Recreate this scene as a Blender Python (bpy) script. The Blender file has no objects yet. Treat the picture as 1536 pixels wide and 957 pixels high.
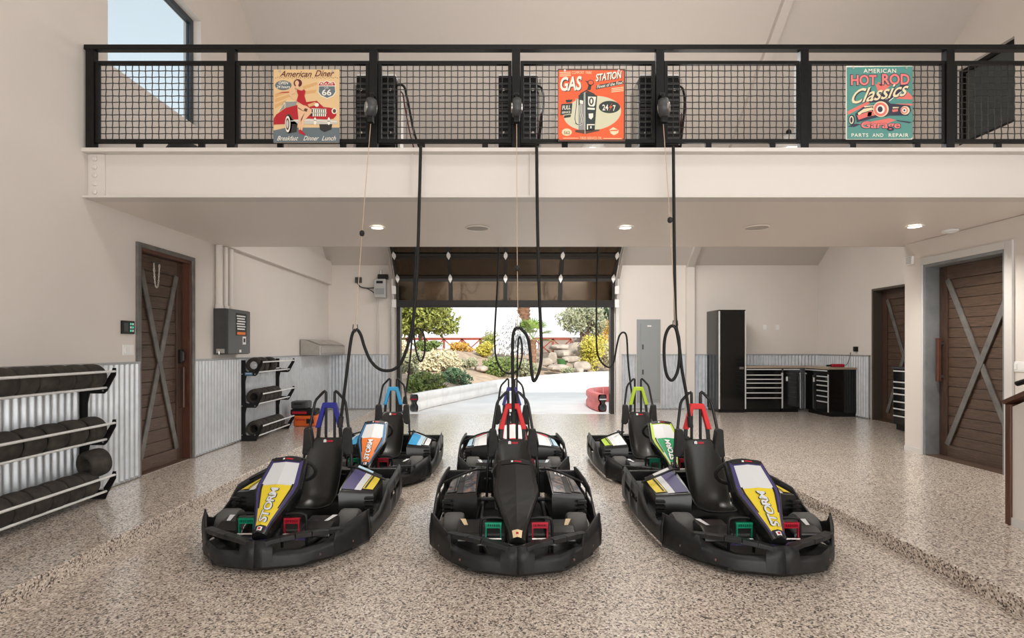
import bpy, math, random
from mathutils import Vector, Matrix

random.seed(7)
SC = bpy.context.scene
COL = SC.collection
PI = math.pi

# ---------------------------------------------------------------- camera
EYE = 1.65                     # camera height above the sunken bay floor
F, VX, VY = 800.0, 752.0, 521.0
cam_d = bpy.data.cameras.new('camera')
cam_d.sensor_width = 36.0
cam_d.lens = F / 1536 * 36
cam_d.shift_x = (768 - VX) / 1536
cam_d.shift_y = (VY - 478.5) / 1536
cam_d.clip_end = 500
cam = bpy.data.objects.new('camera', cam_d)
cam.location = (0, 0, EYE)
cam.rotation_euler = (PI / 2, 0, 0)
COL.objects.link(cam)
SC.camera = cam

# ---------------------------------------------------------------- world: hazy bright sky
w = bpy.data.worlds.new('sky')
SC.world = w
w.use_nodes = True
nt = w.node_tree
nt.nodes.clear()
o_ = nt.nodes.new('ShaderNodeOutputWorld')
bg = nt.nodes.new('ShaderNodeBackground')
tc = nt.nodes.new('ShaderNodeTexCoord')
sep = nt.nodes.new('ShaderNodeSeparateXYZ')
rmp = nt.nodes.new('ShaderNodeValToRGB')
rmp.color_ramp.elements[0].position = 0.0
rmp.color_ramp.elements[0].color = (1.0, 1.0, 1.0, 1)
rmp.color_ramp.elements[1].position = 0.75
rmp.color_ramp.elements[1].color = (0.46, 0.56, 0.63, 1)
e = rmp.color_ramp.elements.new(0.25)
e.color = (0.92, 0.97, 1.0, 1)
nz = nt.nodes.new('ShaderNodeTexNoise')
nz.inputs['Scale'].default_value = 3.0
nz.inputs['Detail'].default_value = 6.0
mx = nt.nodes.new('ShaderNodeMixRGB')
mx.inputs['Color2'].default_value = (.72, .74, .75, 1)
cr = nt.nodes.new('ShaderNodeValToRGB')
cr.color_ramp.elements[0].position = 0.42
cr.color_ramp.elements[1].position = 0.65
L = nt.links.new
L(tc.outputs['Generated'], sep.inputs[0])
L(sep.outputs['Z'], rmp.inputs[0])
L(tc.outputs['Generated'], nz.inputs['Vector'])
L(nz.outputs['Fac'], cr.inputs[0])
L(cr.outputs['Color'], mx.inputs['Fac'])
L(rmp.outputs['Color'], mx.inputs['Color1'])
L(mx.outputs['Color'], bg.inputs['Color'])
bg.inputs['Strength'].default_value = 1.5
L(bg.outputs[0], o_.inputs[0])

# ---------------------------------------------------------------- sun
sd = bpy.data.lights.new('sun', 'SUN')
sd.energy = 5.0
sd.angle = 0.012
sd.color = (1.0, 0.95, 0.86)
sun = bpy.data.objects.new('sun', sd)
sun.rotation_euler = Vector((-0.28, 0.80, -0.56)).to_track_quat('-Z', 'Y').to_euler()
COL.objects.link(sun)

# ---------------------------------------------------------------- room light: added area fills, without fixtures of their own
def area(name, loc, aim, sx, sy, power, col=(1, 0.96, 0.91)):
    d = bpy.data.lights.new(name, 'AREA')
    d.shape = 'RECTANGLE'
    d.size, d.size_y = sx, sy
    d.energy = power
    d.color = col
    o = bpy.data.objects.new(name, d)
    o.location = loc
    o.rotation_euler = (Vector(aim) - Vector(loc)).to_track_quat('-Z', 'Y').to_euler()
    COL.objects.link(o)
    return o
area('side_fill_light', (5.85, 0.2, 3.0), (-1.0, 4.6, 1.6), 4.5, 3.0, 190, (1, 0.98, 0.96))  # fill added from the right
area('front_fill_light', (0.9, -4.3, 2.0), (0.9, 5.0, 1.9), 8.0, 3.8, 330, (1, 0.985, 0.965))  # unseen area light added behind the camera to brighten soffit and karts
area('front_bay_fill_light', (0.5, 1.6, 7.6), (0.3, 3.0, 0), 6.0, 3.0, 250, (1, .98, .955))  # made-up overhead fill for the front bay, no fixture
area('rear_bay_fill_light', (2.2, 10.4, 5.2), (1.8, 10.4, 0), 8.0, 1.6, 560, (1, .98, .955))  # extra fill added to brighten the rear bay, apart from the pendants

SC.view_settings.view_transform = 'Standard'
SC.view_settings.look = 'None'
SC.view_settings.gamma = 1.0
SC.view_settings.use_curve_mapping = False
SC.view_settings.exposure = 0.0

# ================================================================ helpers
def P(x, y, Z):
    """point at depth Z along the room whose place was measured at pixel x, y"""
    return Vector(((x - VX) * Z / F, Z, EYE - (y - VY) * Z / F))

class MB:
    def __init__(s):
        s.v, s.f = [], []
    def add(s, verts, faces):
        n = len(s.v)
        s.v += [tuple(p) for p in verts]
        s.f += [tuple(i + n for i in fc) for fc in faces]
        return s
    def box(s, x0, x1, y0, y1, z0, z1, mat=None):
        v = [Vector((x, y, z)) for z in (z0, z1) for y in (y0, y1) for x in (x0, x1)]
        if mat is not None:
            v = [mat @ p for p in v]
        f = [(0, 2, 3, 1), (4, 5, 7, 6), (0, 1, 5, 4), (2, 6, 7, 3), (0, 4, 6, 2), (1, 3, 7, 5)]
        return s.add(v, f)
    def bar(s, a, b, wd, ht, up=(0, 0, 1)):
        """rectangular bar from a to b, wd across, ht along up"""
        a, b = Vector(a), Vector(b)
        d = (b - a).normalized()
        u = Vector(up)
        sd_ = d.cross(u)
        if sd_.length < 1e-5:
            sd_ = d.cross(Vector((1, 0, 0)))
        sd_.normalize()
        u = sd_.cross(d).normalized()
        v = []
        for p in (a, b):
            for (i, j) in ((-1, -1), (1, -1), (1, 1), (-1, 1)):
                v.append(p + sd_ * (i * wd / 2) + u * (j * ht / 2))
        return s.add(v, [(3, 2, 1, 0), (4, 5, 6, 7), (0, 1, 5, 4), (1, 2, 6, 5), (2, 3, 7, 6), (3, 0, 4, 7)])
    def tube(s, pts, r, n=8, closed=False):
        pts = [Vector(p) for p in pts]
        m = len(pts)
        rings = []
        prev = None
        for i in range(m):
            if closed:
                d = pts[(i + 1) % m] - pts[(i - 1) % m]
            else:
                d = pts[min(i + 1, m - 1)] - pts[max(i - 1, 0)]
            if d.length < 1e-9:
                d = Vector((0, 0, 1))
            d.normalize()
            if prev is None:
                ref = Vector((0, 0, 1)) if abs(d.z) < .9 else Vector((1, 0, 0))
                u = d.cross(ref).normalized()
            else:
                u = prev - d * prev.dot(d)
                if u.length < 1e-6:
                    u = d.orthogonal()
                u.normalize()
            prev = u
            q = d.cross(u)
            rr = r[i] if isinstance(r, (list, tuple)) else r
            rings.append([pts[i] + (u * math.cos(2 * PI * k / n) + q * math.sin(2 * PI * k / n)) * rr for k in range(n)])
        v = [p for rg in rings for p in rg]
        f = []
        for i in range(m if closed else m - 1):
            j = (i + 1) % m
            for k in range(n):
                l = (k + 1) % n
                f.append((i * n + k, i * n + l, j * n + l, j * n + k))
        if not closed:
            f.append(tuple(reversed(range(n))))
            f.append(tuple((m - 1) * n + k for k in range(n)))
        return s.add(v, f)
    def lathe(s, prof, mat=None, n=20, closed=False):
        """prof: (radius, height) pairs turned about local Z"""
        v, f = [], []
        m = len(prof)
        for (r, h) in prof:
            for k in range(n):
                a = 2 * PI * k / n
                p = Vector((r * math.cos(a), r * math.sin(a), h))
                v.append(mat @ p if mat is not None else p)
        for i in range(m if closed else m - 1):
            j = (i + 1) % m
            for k in range(n):
                l = (k + 1) % n
                f.append((i * n + k, i * n + l, j * n + l, j * n + k))
        if not closed:
            f.append(tuple(reversed(range(n))))
            f.append(tuple((m - 1) * n + k for k in range(n)))
        return s.add(v, f)
    def prism(s, poly, fn, a, b):
        """poly of 2-D points; fn(u, v, w) gives the 3-D point; extruded from w=a to w=b"""
        n = len(poly)
        v = [fn(u, q, a) for (u, q) in poly] + [fn(u, q, b) for (u, q) in poly]
        f = [tuple(reversed(range(n))), tuple(range(n, 2 * n))]
        f += [(i, (i + 1) % n, n + (i + 1) % n, n + i) for i in range(n)]
        return s.add(v, f)
    def grid(s, rows, skip=(), closed=False):
        m, n = len(rows), len(rows[0])
        v = [p for r in rows for p in r]
        f = []
        for i in range(m - 1):
            for k in range(n if closed else n - 1):
                if (i, k) in skip:
                    continue
                l = (k + 1) % n
                f.append((i * n + k, i * n + l, (i + 1) * n + l, (i + 1) * n + k))
        return s.add(v, f)
    def poly(s, pts):
        return s.add(pts, [tuple(range(len(pts)))])
    def build(s, name, mat, parent=None, smooth=None, bevel=0, solid=0, sub=0, fix=True, offset=-1):
        me = bpy.data.meshes.new(name)
        me.from_pydata(s.v, [], s.f)
        me.validate()
        if fix:
            import bmesh
            bm = bmesh.new()
            bm.from_mesh(me)
            bmesh.ops.recalc_face_normals(bm, faces=bm.faces)
            bm.to_mesh(me)
            bm.free()
        if mat is not None:
            me.materials.append(mat)
        o = bpy.data.objects.new(name, me)
        COL.objects.link(o)
        if parent is not None:
            o.parent = parent
        if smooth is not None:
            for p in me.polygons:
                p.use_smooth = True
            me.set_sharp_from_angle(angle=math.radians(smooth))
        if solid:
            md = o.modifiers.new('thick', 'SOLIDIFY')
            md.thickness = solid
            md.offset = offset
        if bevel:
            md = o.modifiers.new('bevel', 'BEVEL')
            md.width = bevel
            md.segments = 2
            md.limit_method = 'ANGLE'
            md.angle_limit = math.radians(40)
        if sub:
            md = o.modifiers.new('sub', 'SUBSURF')
            md.levels = sub
            md.render_levels = sub
        return o

def tag(o, label=None, cat=None, group=None, kind=None):
    if label: o['label'] = label
    if cat: o['category'] = cat
    if group: o['group'] = group
    if kind: o['kind'] = kind
    return o

def empty(name, loc=(0, 0, 0), rz=0, label=None, cat=None, group=None, kind=None):
    o = bpy.data.objects.new(name, None)
    o.empty_display_size = .1
    o.location = loc
    o.rotation_euler = (0, 0, rz)
    COL.objects.link(o)
    return tag(o, label, cat, group, kind)

def share(o, name, parent, loc=(0, 0, 0), rot=(0, 0, 0)):
    """another object on the same mesh"""
    c = bpy.data.objects.new(name, o.data)
    for md in o.modifiers:
        m2 = c.modifiers.new(md.name, md.type)
        for k in ('width', 'segments', 'limit_method', 'angle_limit', 'thickness', 'offset', 'levels', 'render_levels'):
            if hasattr(md, k):
                setattr(m2, k, getattr(md, k))
    COL.objects.link(c)
    c.parent = parent
    c.location = loc
    c.rotation_euler = rot
    return c

def smooth_path(pts, k=6):
    """Catmull-Rom through the points"""
    pts = [Vector(p) for p in pts]
    q = [pts[0] * 2 - pts[1]] + pts + [pts[-1] * 2 - pts[-2]]
    out = []
    for i in range(1, len(q) - 2):
        p0, p1, p2, p3 = q[i - 1], q[i], q[i + 1], q[i + 2]
        for j in range(k):
            t = j / k
            out.append(0.5 * ((2 * p1) + (p2 - p0) * t + (2 * p0 - 5 * p1 + 4 * p2 - p3) * t * t + (3 * p1 - p0 - 3 * p2 + p3) * t ** 3))
    out.append(pts[-1])
    return out

_txt = {}
def text2d(s, shear=0.0, off=0.0, space=1.0):
    """verts and faces of a line of lettering, scaled to the unit box"""
    key = (s, shear, off, space)
    if key not in _txt:
        c = bpy.data.curves.new('t', 'FONT')
        c.body = s
        c.shear = shear
        c.offset = off
        c.space_character = space
        c.resolution_u = 3
        o = bpy.data.objects.new('t', c)
        COL.objects.link(o)
        dg = bpy.context.evaluated_depsgraph_get()
        me = bpy.data.meshes.new_from_object(o.evaluated_get(dg))
        v = [(p.co.x, p.co.y) for p in me.vertices]
        f = [tuple(p.vertices) for p in me.polygons]
        bpy.data.objects.remove(o)
        bpy.data.curves.remove(c)
        bpy.data.meshes.remove(me)
        x0, x1 = min(p[0] for p in v), max(p[0] for p in v)
        y0, y1 = min(p[1] for p in v), max(p[1] for p in v)
        _txt[key] = ([((x - x0) / (x1 - x0), (y - y0) / (y1 - y0)) for x, y in v], f)
    return _txt[key]

# ================================================================ materials
def mat(name, col, rough=.5, metal=0, noise=0, nscale=20, bump=0, bscale=60, spec=.5, coat=0, emit=0, trans=0, stretch=None, alpha=1):
    m = bpy.data.materials.new(name)
    m.use_nodes = True
    t = m.node_tree
    b = t.nodes['Principled BSDF']
    b.inputs['Base Color'].default_value = (*col, 1)
    b.inputs['Roughness'].default_value = rough
    b.inputs['Metallic'].default_value = metal
    b.inputs['Specular IOR Level'].default_value = spec
    b.inputs['Coat Weight'].default_value = coat
    b.inputs['Alpha'].default_value = alpha
    if emit:
        b.inputs['Emission Color'].default_value = (*col, 1)
        b.inputs['Emission Strength'].default_value = emit
    if trans:
        b.inputs['Transmission Weight'].default_value = trans
    if noise or bump:
        c = t.nodes.new('ShaderNodeTexCoord')
        src = c.outputs['Object']
        if stretch:
            mp = t.nodes.new('ShaderNodeMapping')
            mp.inputs['Scale'].default_value = stretch
            t.links.new(src, mp.inputs[0])
            src = mp.outputs[0]
    if noise:
        n = t.nodes.new('ShaderNodeTexNoise')
        n.inputs['Scale'].default_value = nscale
        n.inputs['Detail'].default_value = 5
        t.links.new(src, n.inputs['Vector'])
        r = t.nodes.new('ShaderNodeValToRGB')
        r.color_ramp.elements[0].position = .3
        r.color_ramp.elements[1].position = .7
        r.color_ramp.elements[0].color = (*[max(0, x * (1 - noise)) for x in col], 1)
        r.color_ramp.elements[1].color = (*[min(1, x * (1 + noise)) for x in col], 1)
        t.links.new(n.outputs['Fac'], r.inputs[0])
        t.links.new(r.outputs[0], b.inputs['Base Color'])
    if bump:
        n2 = t.nodes.new('ShaderNodeTexNoise')
        n2.inputs['Scale'].default_value = bscale
        n2.inputs['Detail'].default_value = 4
        t.links.new(src, n2.inputs['Vector'])
        bp = t.nodes.new('ShaderNodeBump')
        bp.inputs['Strength'].default_value = bump
        bp.inputs['Distance'].default_value = .01
        t.links.new(n2.outputs['Fac'], bp.inputs['Height'])
        t.links.new(bp.outputs[0], b.inputs['Normal'])
    return m

def floor_mat(name):
    """flake-coated concrete: tan, cream and dark chips under a clear gloss coat"""
    m = bpy.data.materials.new(name)
    m.use_nodes = True
    t = m.node_tree
    b = t.nodes['Principled BSDF']
    c = t.nodes.new('ShaderNodeTexCoord')
    vo = t.nodes.new('ShaderNodeTexVoronoi')
    vo.inputs['Scale'].default_value = 95
    t.links.new(c.outputs['Object'], vo.inputs['Vector'])
    sp = t.nodes.new('ShaderNodeSeparateColor')
    t.links.new(vo.outputs['Color'], sp.inputs[0])
    r = t.nodes.new('ShaderNodeValToRGB')
    r.color_ramp.interpolation = 'CONSTANT'
    els = r.color_ramp.elements
    els[0].position, els[0].color = 0, (.055, .042, .034, 1)
    els[1].position, els[1].color = .14, (.28, .222, .178, 1)
    for p, q in ((.30, (.54, .455, .38)), (.56, (.68, .59, .505)), (.80, (.38, .305, .245)), (.89, (.82, .75, .67))):
        el = els.new(p)
        el.color = (*q, 1)
    t.links.new(sp.outputs[0], r.inputs[0])
    t.links.new(r.outputs[0], b.inputs['Base Color'])
    b.inputs['Roughness'].default_value = .42
    b.inputs['Coat Weight'].default_value = 1.0
    b.inputs['Coat Roughness'].default_value = .20
    n2 = t.nodes.new('ShaderNodeTexNoise')
    n2.inputs['Scale'].default_value = 40
    t.links.new(c.outputs['Object'], n2.inputs['Vector'])
    bp = t.nodes.new('ShaderNodeBump')
    bp.inputs['Strength'].default_value = .15
    bp.inputs['Distance'].default_value = .004
    t.links.new(n2.outputs['Fac'], bp.inputs['Height'])
    t.links.new(bp.outputs[0], b.inputs['Normal'])
    return m

def wood_mat(name, a, bcol, stretch, rough=.5):
    m = bpy.data.materials.new(name)
    m.use_nodes = True
    t = m.node_tree
    b = t.nodes['Principled BSDF']
    c = t.nodes.new('ShaderNodeTexCoord')
    mp = t.nodes.new('ShaderNodeMapping')
    mp.inputs['Scale'].default_value = stretch
    t.links.new(c.outputs['Object'], mp.inputs[0])
    n = t.nodes.new('ShaderNodeTexNoise')
    n.inputs['Scale'].default_value = 6
    n.inputs['Detail'].default_value = 8
    n.inputs['Distortion'].default_value = 1.2
    t.links.new(mp.outputs[0], n.inputs['Vector'])
    r = t.nodes.new('ShaderNodeValToRGB')
    r.color_ramp.elements[0].position, r.color_ramp.elements[0].color = .3, (*a, 1)
    r.color_ramp.elements[1].position, r.color_ramp.elements[1].color = .72, (*bcol, 1)
    t.links.new(n.outputs['Fac'], r.inputs[0])
    t.links.new(r.outputs[0], b.inputs['Base Color'])
    b.inputs['Roughness'].default_value = rough
    return m

def glass_mat(name, tint=(1, 1, 1), fac=.12, rough=.02, refl=(1, 1, 1)):
    """thin pane: mostly clear, part mirror"""
    m = bpy.data.materials.new(name)
    m.use_nodes = True
    t = m.node_tree
    t.nodes.clear()
    o = t.nodes.new('ShaderNodeOutputMaterial')
    tr = t.nodes.new('ShaderNodeBsdfTransparent')
    tr.inputs[0].default_value = (*tint, 1)
    gl = t.nodes.new('ShaderNodeBsdfGlossy')
    gl.inputs['Roughness'].default_value = rough
    gl.inputs['Color'].default_value = (*refl, 1)
    mx_ = t.nodes.new('ShaderNodeMixShader')
    mx_.inputs[0].default_value = fac
    t.links.new(tr.outputs[0], mx_.inputs[1])
    t.links.new(gl.outputs[0], mx_.inputs[2])
    t.links.new(mx_.outputs[0], o.inputs[0])
    return m

def leaf_mat(name, a, bcol, scale=2.0):
    m = mat(name, a, .55, noise=0)
    t = m.node_tree
    b = t.nodes['Principled BSDF']
    c = t.nodes.new('ShaderNodeTexCoord')
    n = t.nodes.new('ShaderNodeTexWhiteNoise')
    sc_ = t.nodes.new('ShaderNodeVectorMath')
    sc_.operation = 'SNAP'
    sc_.inputs[1].default_value = (.12, .12, .12)
    t.links.new(c.outputs['Object'], sc_.inputs[0])
    t.links.new(sc_.outputs[0], n.inputs['Vector'])
    r = t.nodes.new('ShaderNodeValToRGB')
    r.color_ramp.elements[0].color = (*a, 1)
    r.color_ramp.elements[1].color = (*bcol, 1)
    t.links.new(n.outputs['Value'], r.inputs[0])
    t.links.new(r.outputs[0], b.inputs['Base Color'])
    return m

WALL = mat('painted_plaster', (.69, .637, .588), .75, noise=.02, nscale=1.5, bump=.12, bscale=90)
CEIL = mat('painted_ceiling', (.57, .528, .49), .8, bump=.08, bscale=70)
BEAM = mat('painted_steel_beam', (.65, .61, .57), .45)
SOFFIT = mat('painted_soffit', (.76, .695, .64), .42)
TRIMW = mat('pale_trim', (.62, .60, .58), .5)
FLOOR = floor_mat('flake_floor')
ZINC = mat('galvanised_sheet', (.60, .63, .66), .40, .6, noise=.08, nscale=9, bump=.03, bscale=40)
ZCAP = mat('zinc_edge_trim', (.40, .41, .42), .45, .6)
BLACK = mat('black_powder_coat', (.007, .007, .007), .40, spec=.3)
ALU = mat('bright_aluminium', (.80, .80, .79), .38, .35)
RAILB = mat('black_rail_paint', (.006, .006, .006), .42, noise=.3, nscale=30, spec=.25)
BLACKG = mat('gloss_black_cabinet', (.006, .006, .006), .12, coat=.3)
RUBBER = mat('black_rubber', (.018, .017, .016), .75, noise=.35, nscale=14, bump=.2, bscale=60)
TYRE = mat('worn_tyre_rubber', (.034, .028, .022), .85, noise=.5, nscale=12, bump=.35, bscale=50)
CHROME = mat('chrome', (.72, .71, .69), .18, 1)
STEEL = mat('brushed_steel', (.55, .53, .50), .35, .9, noise=.08, nscale=30)
STAIN = mat('stainless_steel', (.44, .42, .39), .38, .75, noise=.06, nscale=12)
BRACE = mat('dark_patina_steel', (.155, .148, .138), .5, .3, noise=.25, nscale=7)
JAMB = mat('grey_patina_steel', (.24, .25, .255), .5, .35, noise=.15, nscale=5)
WOOD_Y = wood_mat('walnut_planks', (.038, .022, .014), (.115, .068, .043), (14, .9, 14))
WOOD_V = wood_mat('walnut_stiles', (.030, .016, .011), (.090, .048, .031), (14, 14, .9))
WOODR = wood_mat('red_brown_wood', (.060, .022, .013), (.125, .047, .026), (14, 14, .9), .4)
GREYP = mat('grey_panel_paint', (.265, .285, .285), .5)
WHITE = mat('white_plastic', (.80, .79, .77), .45)
DGREY = mat('dark_grey_metal', (.045, .047, .048), .45, noise=.15, nscale=8)
CONC = mat('concrete_drive', (.72, .70, .68), .8, noise=.08, nscale=1.2)
CLEARG = glass_mat('clear_glass', (.80, .84, .86), .05)
BRONZE = glass_mat('bronze_tinted_glass', (.16, .12, .085), .20, .06, (.36, .28, .21))
SMOKE = glass_mat('smoked_screen_glass', (.10, .115, .11), .10, .1)
LAMP = mat('lit_lamp', (1.0, .93, .82), .5, emit=9)
WORKTOP = wood_mat('worktop_wood', (.30, .23, .17), (.42, .33, .25), (2, 14, 14), .4)
CABLE = mat('cable_sheath', (.010, .010, .009), .6, noise=.3, nscale=60, spec=.3)
CORD = mat('thin_cord', (.55, .40, .28), .7)
# ================================================================ the building
XL, XR, XR2, YB, YF, ST = -4.28, 6.03, 7.84, 13.2, -4.5, .12
SOF, MZ, YM0, YM1 = 3.18, 3.69, 5.46, 8.10
WZ = 1.47

def roof(y):
    if y >= 6:
        return 3.68 + .8125 * (YB - y)
    return 3.68 + .8125 * (YB - 6) - .45 * (6 - y)

def walled(name, axis, a0, a1, u0, u1, z0, z1, holes, m, gable=False):
    """wall slab: thickness a0..a1 on axis, running u0..u1, with openings (u0,u1,z0,z1)"""
    us = sorted({u0, u1, *[h[0] for h in holes], *[h[1] for h in holes]} | ({6.0} if gable and u0 < 6 < u1 else set()))
    zs = sorted({z0, z1, *[h[2] for h in holes], *[h[3] for h in holes]})
    us = [u for u in us if u0 <= u <= u1]
    zs = [z for z in zs if z0 <= z <= z1]
    b = MB()
    for i in range(len(us) - 1):
        for j in range(len(zs) - 1):
            uc, zc = (us[i] + us[i + 1]) / 2, (zs[j] + zs[j + 1]) / 2
            if any(h[0] < uc < h[1] and h[2] < zc < h[3] for h in holes):
                continue
            if axis == 'x':
                b.box(a0, a1, us[i], us[i + 1], zs[j], zs[j + 1])
            else:
                b.box(us[i], us[i + 1], a0, a1, zs[j], zs[j + 1])
    if gable:
        b.v = [(x, y, min(z, roof(y) + .04)) for (x, y, z) in b.v]
    return tag(b.build(name, m, fix=False), kind='structure')

# floor: sunken kart bay between two raised platforms
tag(MB().box(-3.10, 3.18, YF, YB, -.15, 0).build('floor', FLOOR), kind='structure')
lp = MB().box(XL, -3.10, YF, YB, -.15, ST).build('floor_left_platform', FLOOR, bevel=.012)
tag(lp, kind='structure')
rp = MB().box(3.18, XR2, YF, YB, -.15, ST).build('floor_right_platform', FLOOR, bevel=.012)
tag(rp, kind='structure')

walled('wall_left', 'x', XL - .25, XL, YF, YB + .2, -.1, 10, [(6.29, 7.36, ST, 2.84), (5.8, 7.6, 4.75, 6.3)], WALL, True)
walled('wall_right', 'x', XR, XR + .34, YF, 7.97, -.1, SOF, [(6.36, 7.62, ST, 2.83)], WALL)
walled('wall_right_upper', 'x', XR2, XR2 + .3, YF, YB + .2, SOF, 10, [(8.15, 9.21, 5.10, 6.41)], WALL, True)
walled('wall_right_recess', 'x', XR2, XR2 + .3, 7.97, YB + .2, -.1, SOF, [(10.0, 11.28, ST, 2.88)], WALL)
walled('wall_return', 'y', 7.75, 7.97, XR + .34, XR2 + .3, -.1, SOF, [], WALL)
walled('wall_back', 'y', YB, YB + .2, XL - .25, XR2 + .3, -.1, 3.76, [(-2.59, 2.79, -.1, 3.34)], WALL)
walled('wall_front', 'y', YF - .2, YF, XL - .25, XR2 + .3, -.1, 4.9, [(-3.1, 4.9, 0, 3.9)], WALL)

cb = MB()
for (ya, yb) in ((YF - .2, 6.0), (6.0, YB + .25)):
    v = []
    for y in (ya, yb):
        for x in (XL - .3, XR2 + .35):
            v += [(x, y, roof(y)), (x, y, roof(y) + .12)]
    cb.add(v, [(0, 4, 6, 2), (1, 3, 7, 5), (0, 2, 3, 1), (4, 5, 7, 6), (0, 1, 5, 4), (2, 6, 7, 3)])
tag(cb.build('ceiling', CEIL), kind='structure')

# ledge over the right-hand wall, mezzanine slab and its edge beam
tag(MB().box(XR, XR2, YF, YM0, SOF, SOF + .12).build('ceiling_ledge', SOFFIT), kind='structure')
tag(MB().box(XL, XR2, YM0 + .16, YM1, SOF + .005, MZ - .03).build('mezzanine_slab', SOFFIT), kind='structure')
tag(MB().box(XL, XR2, YM1, YM1 + .05, SOF + .005, MZ).build('trim_1', BEAM, bevel=.004), kind='structure')
beam = empty('mezzanine_beam', (0, YM0, SOF), kind='structure')
bm_ = MB().box(XL, XR2, -.02, .16, 0, .022).box(XL, XR2, .055, .075, .022, .465).box(XL, XR2, -.03, .16, .465, .505)
bm_.build('girder', BEAM, beam, bevel=.003)
MB().box(XL + .03, XL + .19, .035, .055, .03, .46).build('end_plate', BEAM, beam, bevel=.002)
for k in range(5):
    z = .07 + .085 * k
    MB().lathe([(.026, 0), (.026, .012), (.016, .018)], Matrix.Translation((XL + .095, .035, z)) @ Matrix.Rotation(PI / 2, 4, 'X'), 6).build('bolt', BEAM, beam)
for x in (-.92, .30):
    MB().box(x - .006, x + .006, .035, .055, .022, .465).build('stiffener', BEAM, beam)

# band along the left wall in the rear bay, column and rafter of the rear bay
tag(MB().box(XL, XL + .09, YM1 + .05, YB, SOF + .02, 3.76).build('trim_2', WALL), kind='structure')
tag(MB().box(4.55, 4.75, YB - .12, YB, ST, 3.62).build('trim_3', WALL, bevel=.006), kind='structure')
rf = MB()
for y0, y1 in ((6.0, YB - .02),):
    v = []
    for y in (y0, y1):
        for x in (4.58, 4.73):
            v += [(x, y, roof(y) - .14), (x, y, roof(y) + .01)]
    rf.add(v, [(0, 4, 6, 2), (1, 3, 7, 5), (0, 2, 3, 1), (4, 5, 7, 6), (0, 1, 5, 4), (2, 6, 7, 3)])
tag(rf.build('trim_4', CEIL), kind='structure')
tag(MB().box(XR - .012, XR, 7.62, 7.97, ST, ST + .07).build('baseboard_right', TRIMW), kind='structure')

# corrugated sheet wainscot
def corrugated(name, axis, a, u0, u1, sgn, z0=ST + .01, z1=WZ):
    pitch = .082
    n = max(8, int((u1 - u0) / pitch * 8))
    ra, rb = [], []
    for i in range(n + 1):
        u = u0 + (u1 - u0) * i / n
        d = a + sgn * (.020 + .018 * math.sin(2 * PI * u / pitch))
        ra.append((d, u, z0) if axis == 'x' else (u, d, z0))
        rb.append((d, u, z1) if axis == 'x' else (u, d, z1))
    o = MB().grid([ra, rb]).build(name, ZINC, smooth=60, fix=False)
    tag(o, kind='structure')
    c = MB()
    if axis == 'x':
        c.box(min(a, a + sgn * .04), max(a, a + sgn * .04), u0, u1, z1 - .012, z1 + .014)
        c.box(min(a, a + sgn * .034), max(a, a + sgn * .034), u0, u1, z0, z0 + .02)
        for u in (u0, u1 - .025):
            c.box(min(a, a + sgn * .036), max(a, a + sgn * .036), u, u + .025, z0, z1)
    else:
        c.box(u0, u1, min(a, a + sgn * .04), max(a, a + sgn * .04), z1 - .012, z1 + .014)
        c.box(u0, u1, min(a, a + sgn * .034), max(a, a + sgn * .034), z0, z0 + .02)
    c.build('edge_trim', ZCAP, o)
    return o
corrugated('wainscot_left', 'x', XL, YF, 6.27, 1)
corrugated('wainscot_left', 'x', XL, 7.39, YB, 1)
corrugated('wainscot_back', 'y', YB, XL + .03, -2.78, -1)
corrugated('wainscot_back', 'y', YB, 2.98, 3.33, -1)
corrugated('wainscot_back', 'y', YB, 3.95, 4.54, -1)
corrugated('wainscot_back', 'y', YB, 4.76, XR2 - .03, -1)
corrugated('wainscot_back', 'y', YB, 3.35, 3.93, -1, ST + .01, .27)
corrugated('wainscot_recess', 'x', XR2, 11.32, YB, -1)

# ---------------------------------------------------------------- windows upstairs
def window(name, x, y0, y1, z0, z1, sgn, pane_m, fr_m, kind='structure', mull=False):
    wdw = empty(name, (x, (y0 + y1) / 2, z0), kind='structure')
    h, hy, t = z1 - z0, (y1 - y0) / 2, .07
    f = MB()
    for (ya, yb, za, zb) in ((-hy, hy, 0, t), (-hy, hy, h - t, h), (-hy, -hy + t, t, h - t), (hy - t, hy, t, h - t)):
        f.box(-.035, .035, ya, yb, za, zb)
    f.build('window_frame', fr_m, wdw, bevel=.004)
    MB().box(-.006, .006, -hy + t, hy - t, t, h - t).build('pane', pane_m, wdw)
    return wdw
FRAMEB = mat('blue_black_window_frame', (.035, .045, .055), .35)
window('window_1', XL - .14, 5.80, 7.60, 4.75, 6.30, 1, CLEARG, FRAMEB)
window('window_2', XR2 + .10, 8.15, 9.21, 5.10, 6.41, -1, SMOKE, BLACK)

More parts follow.
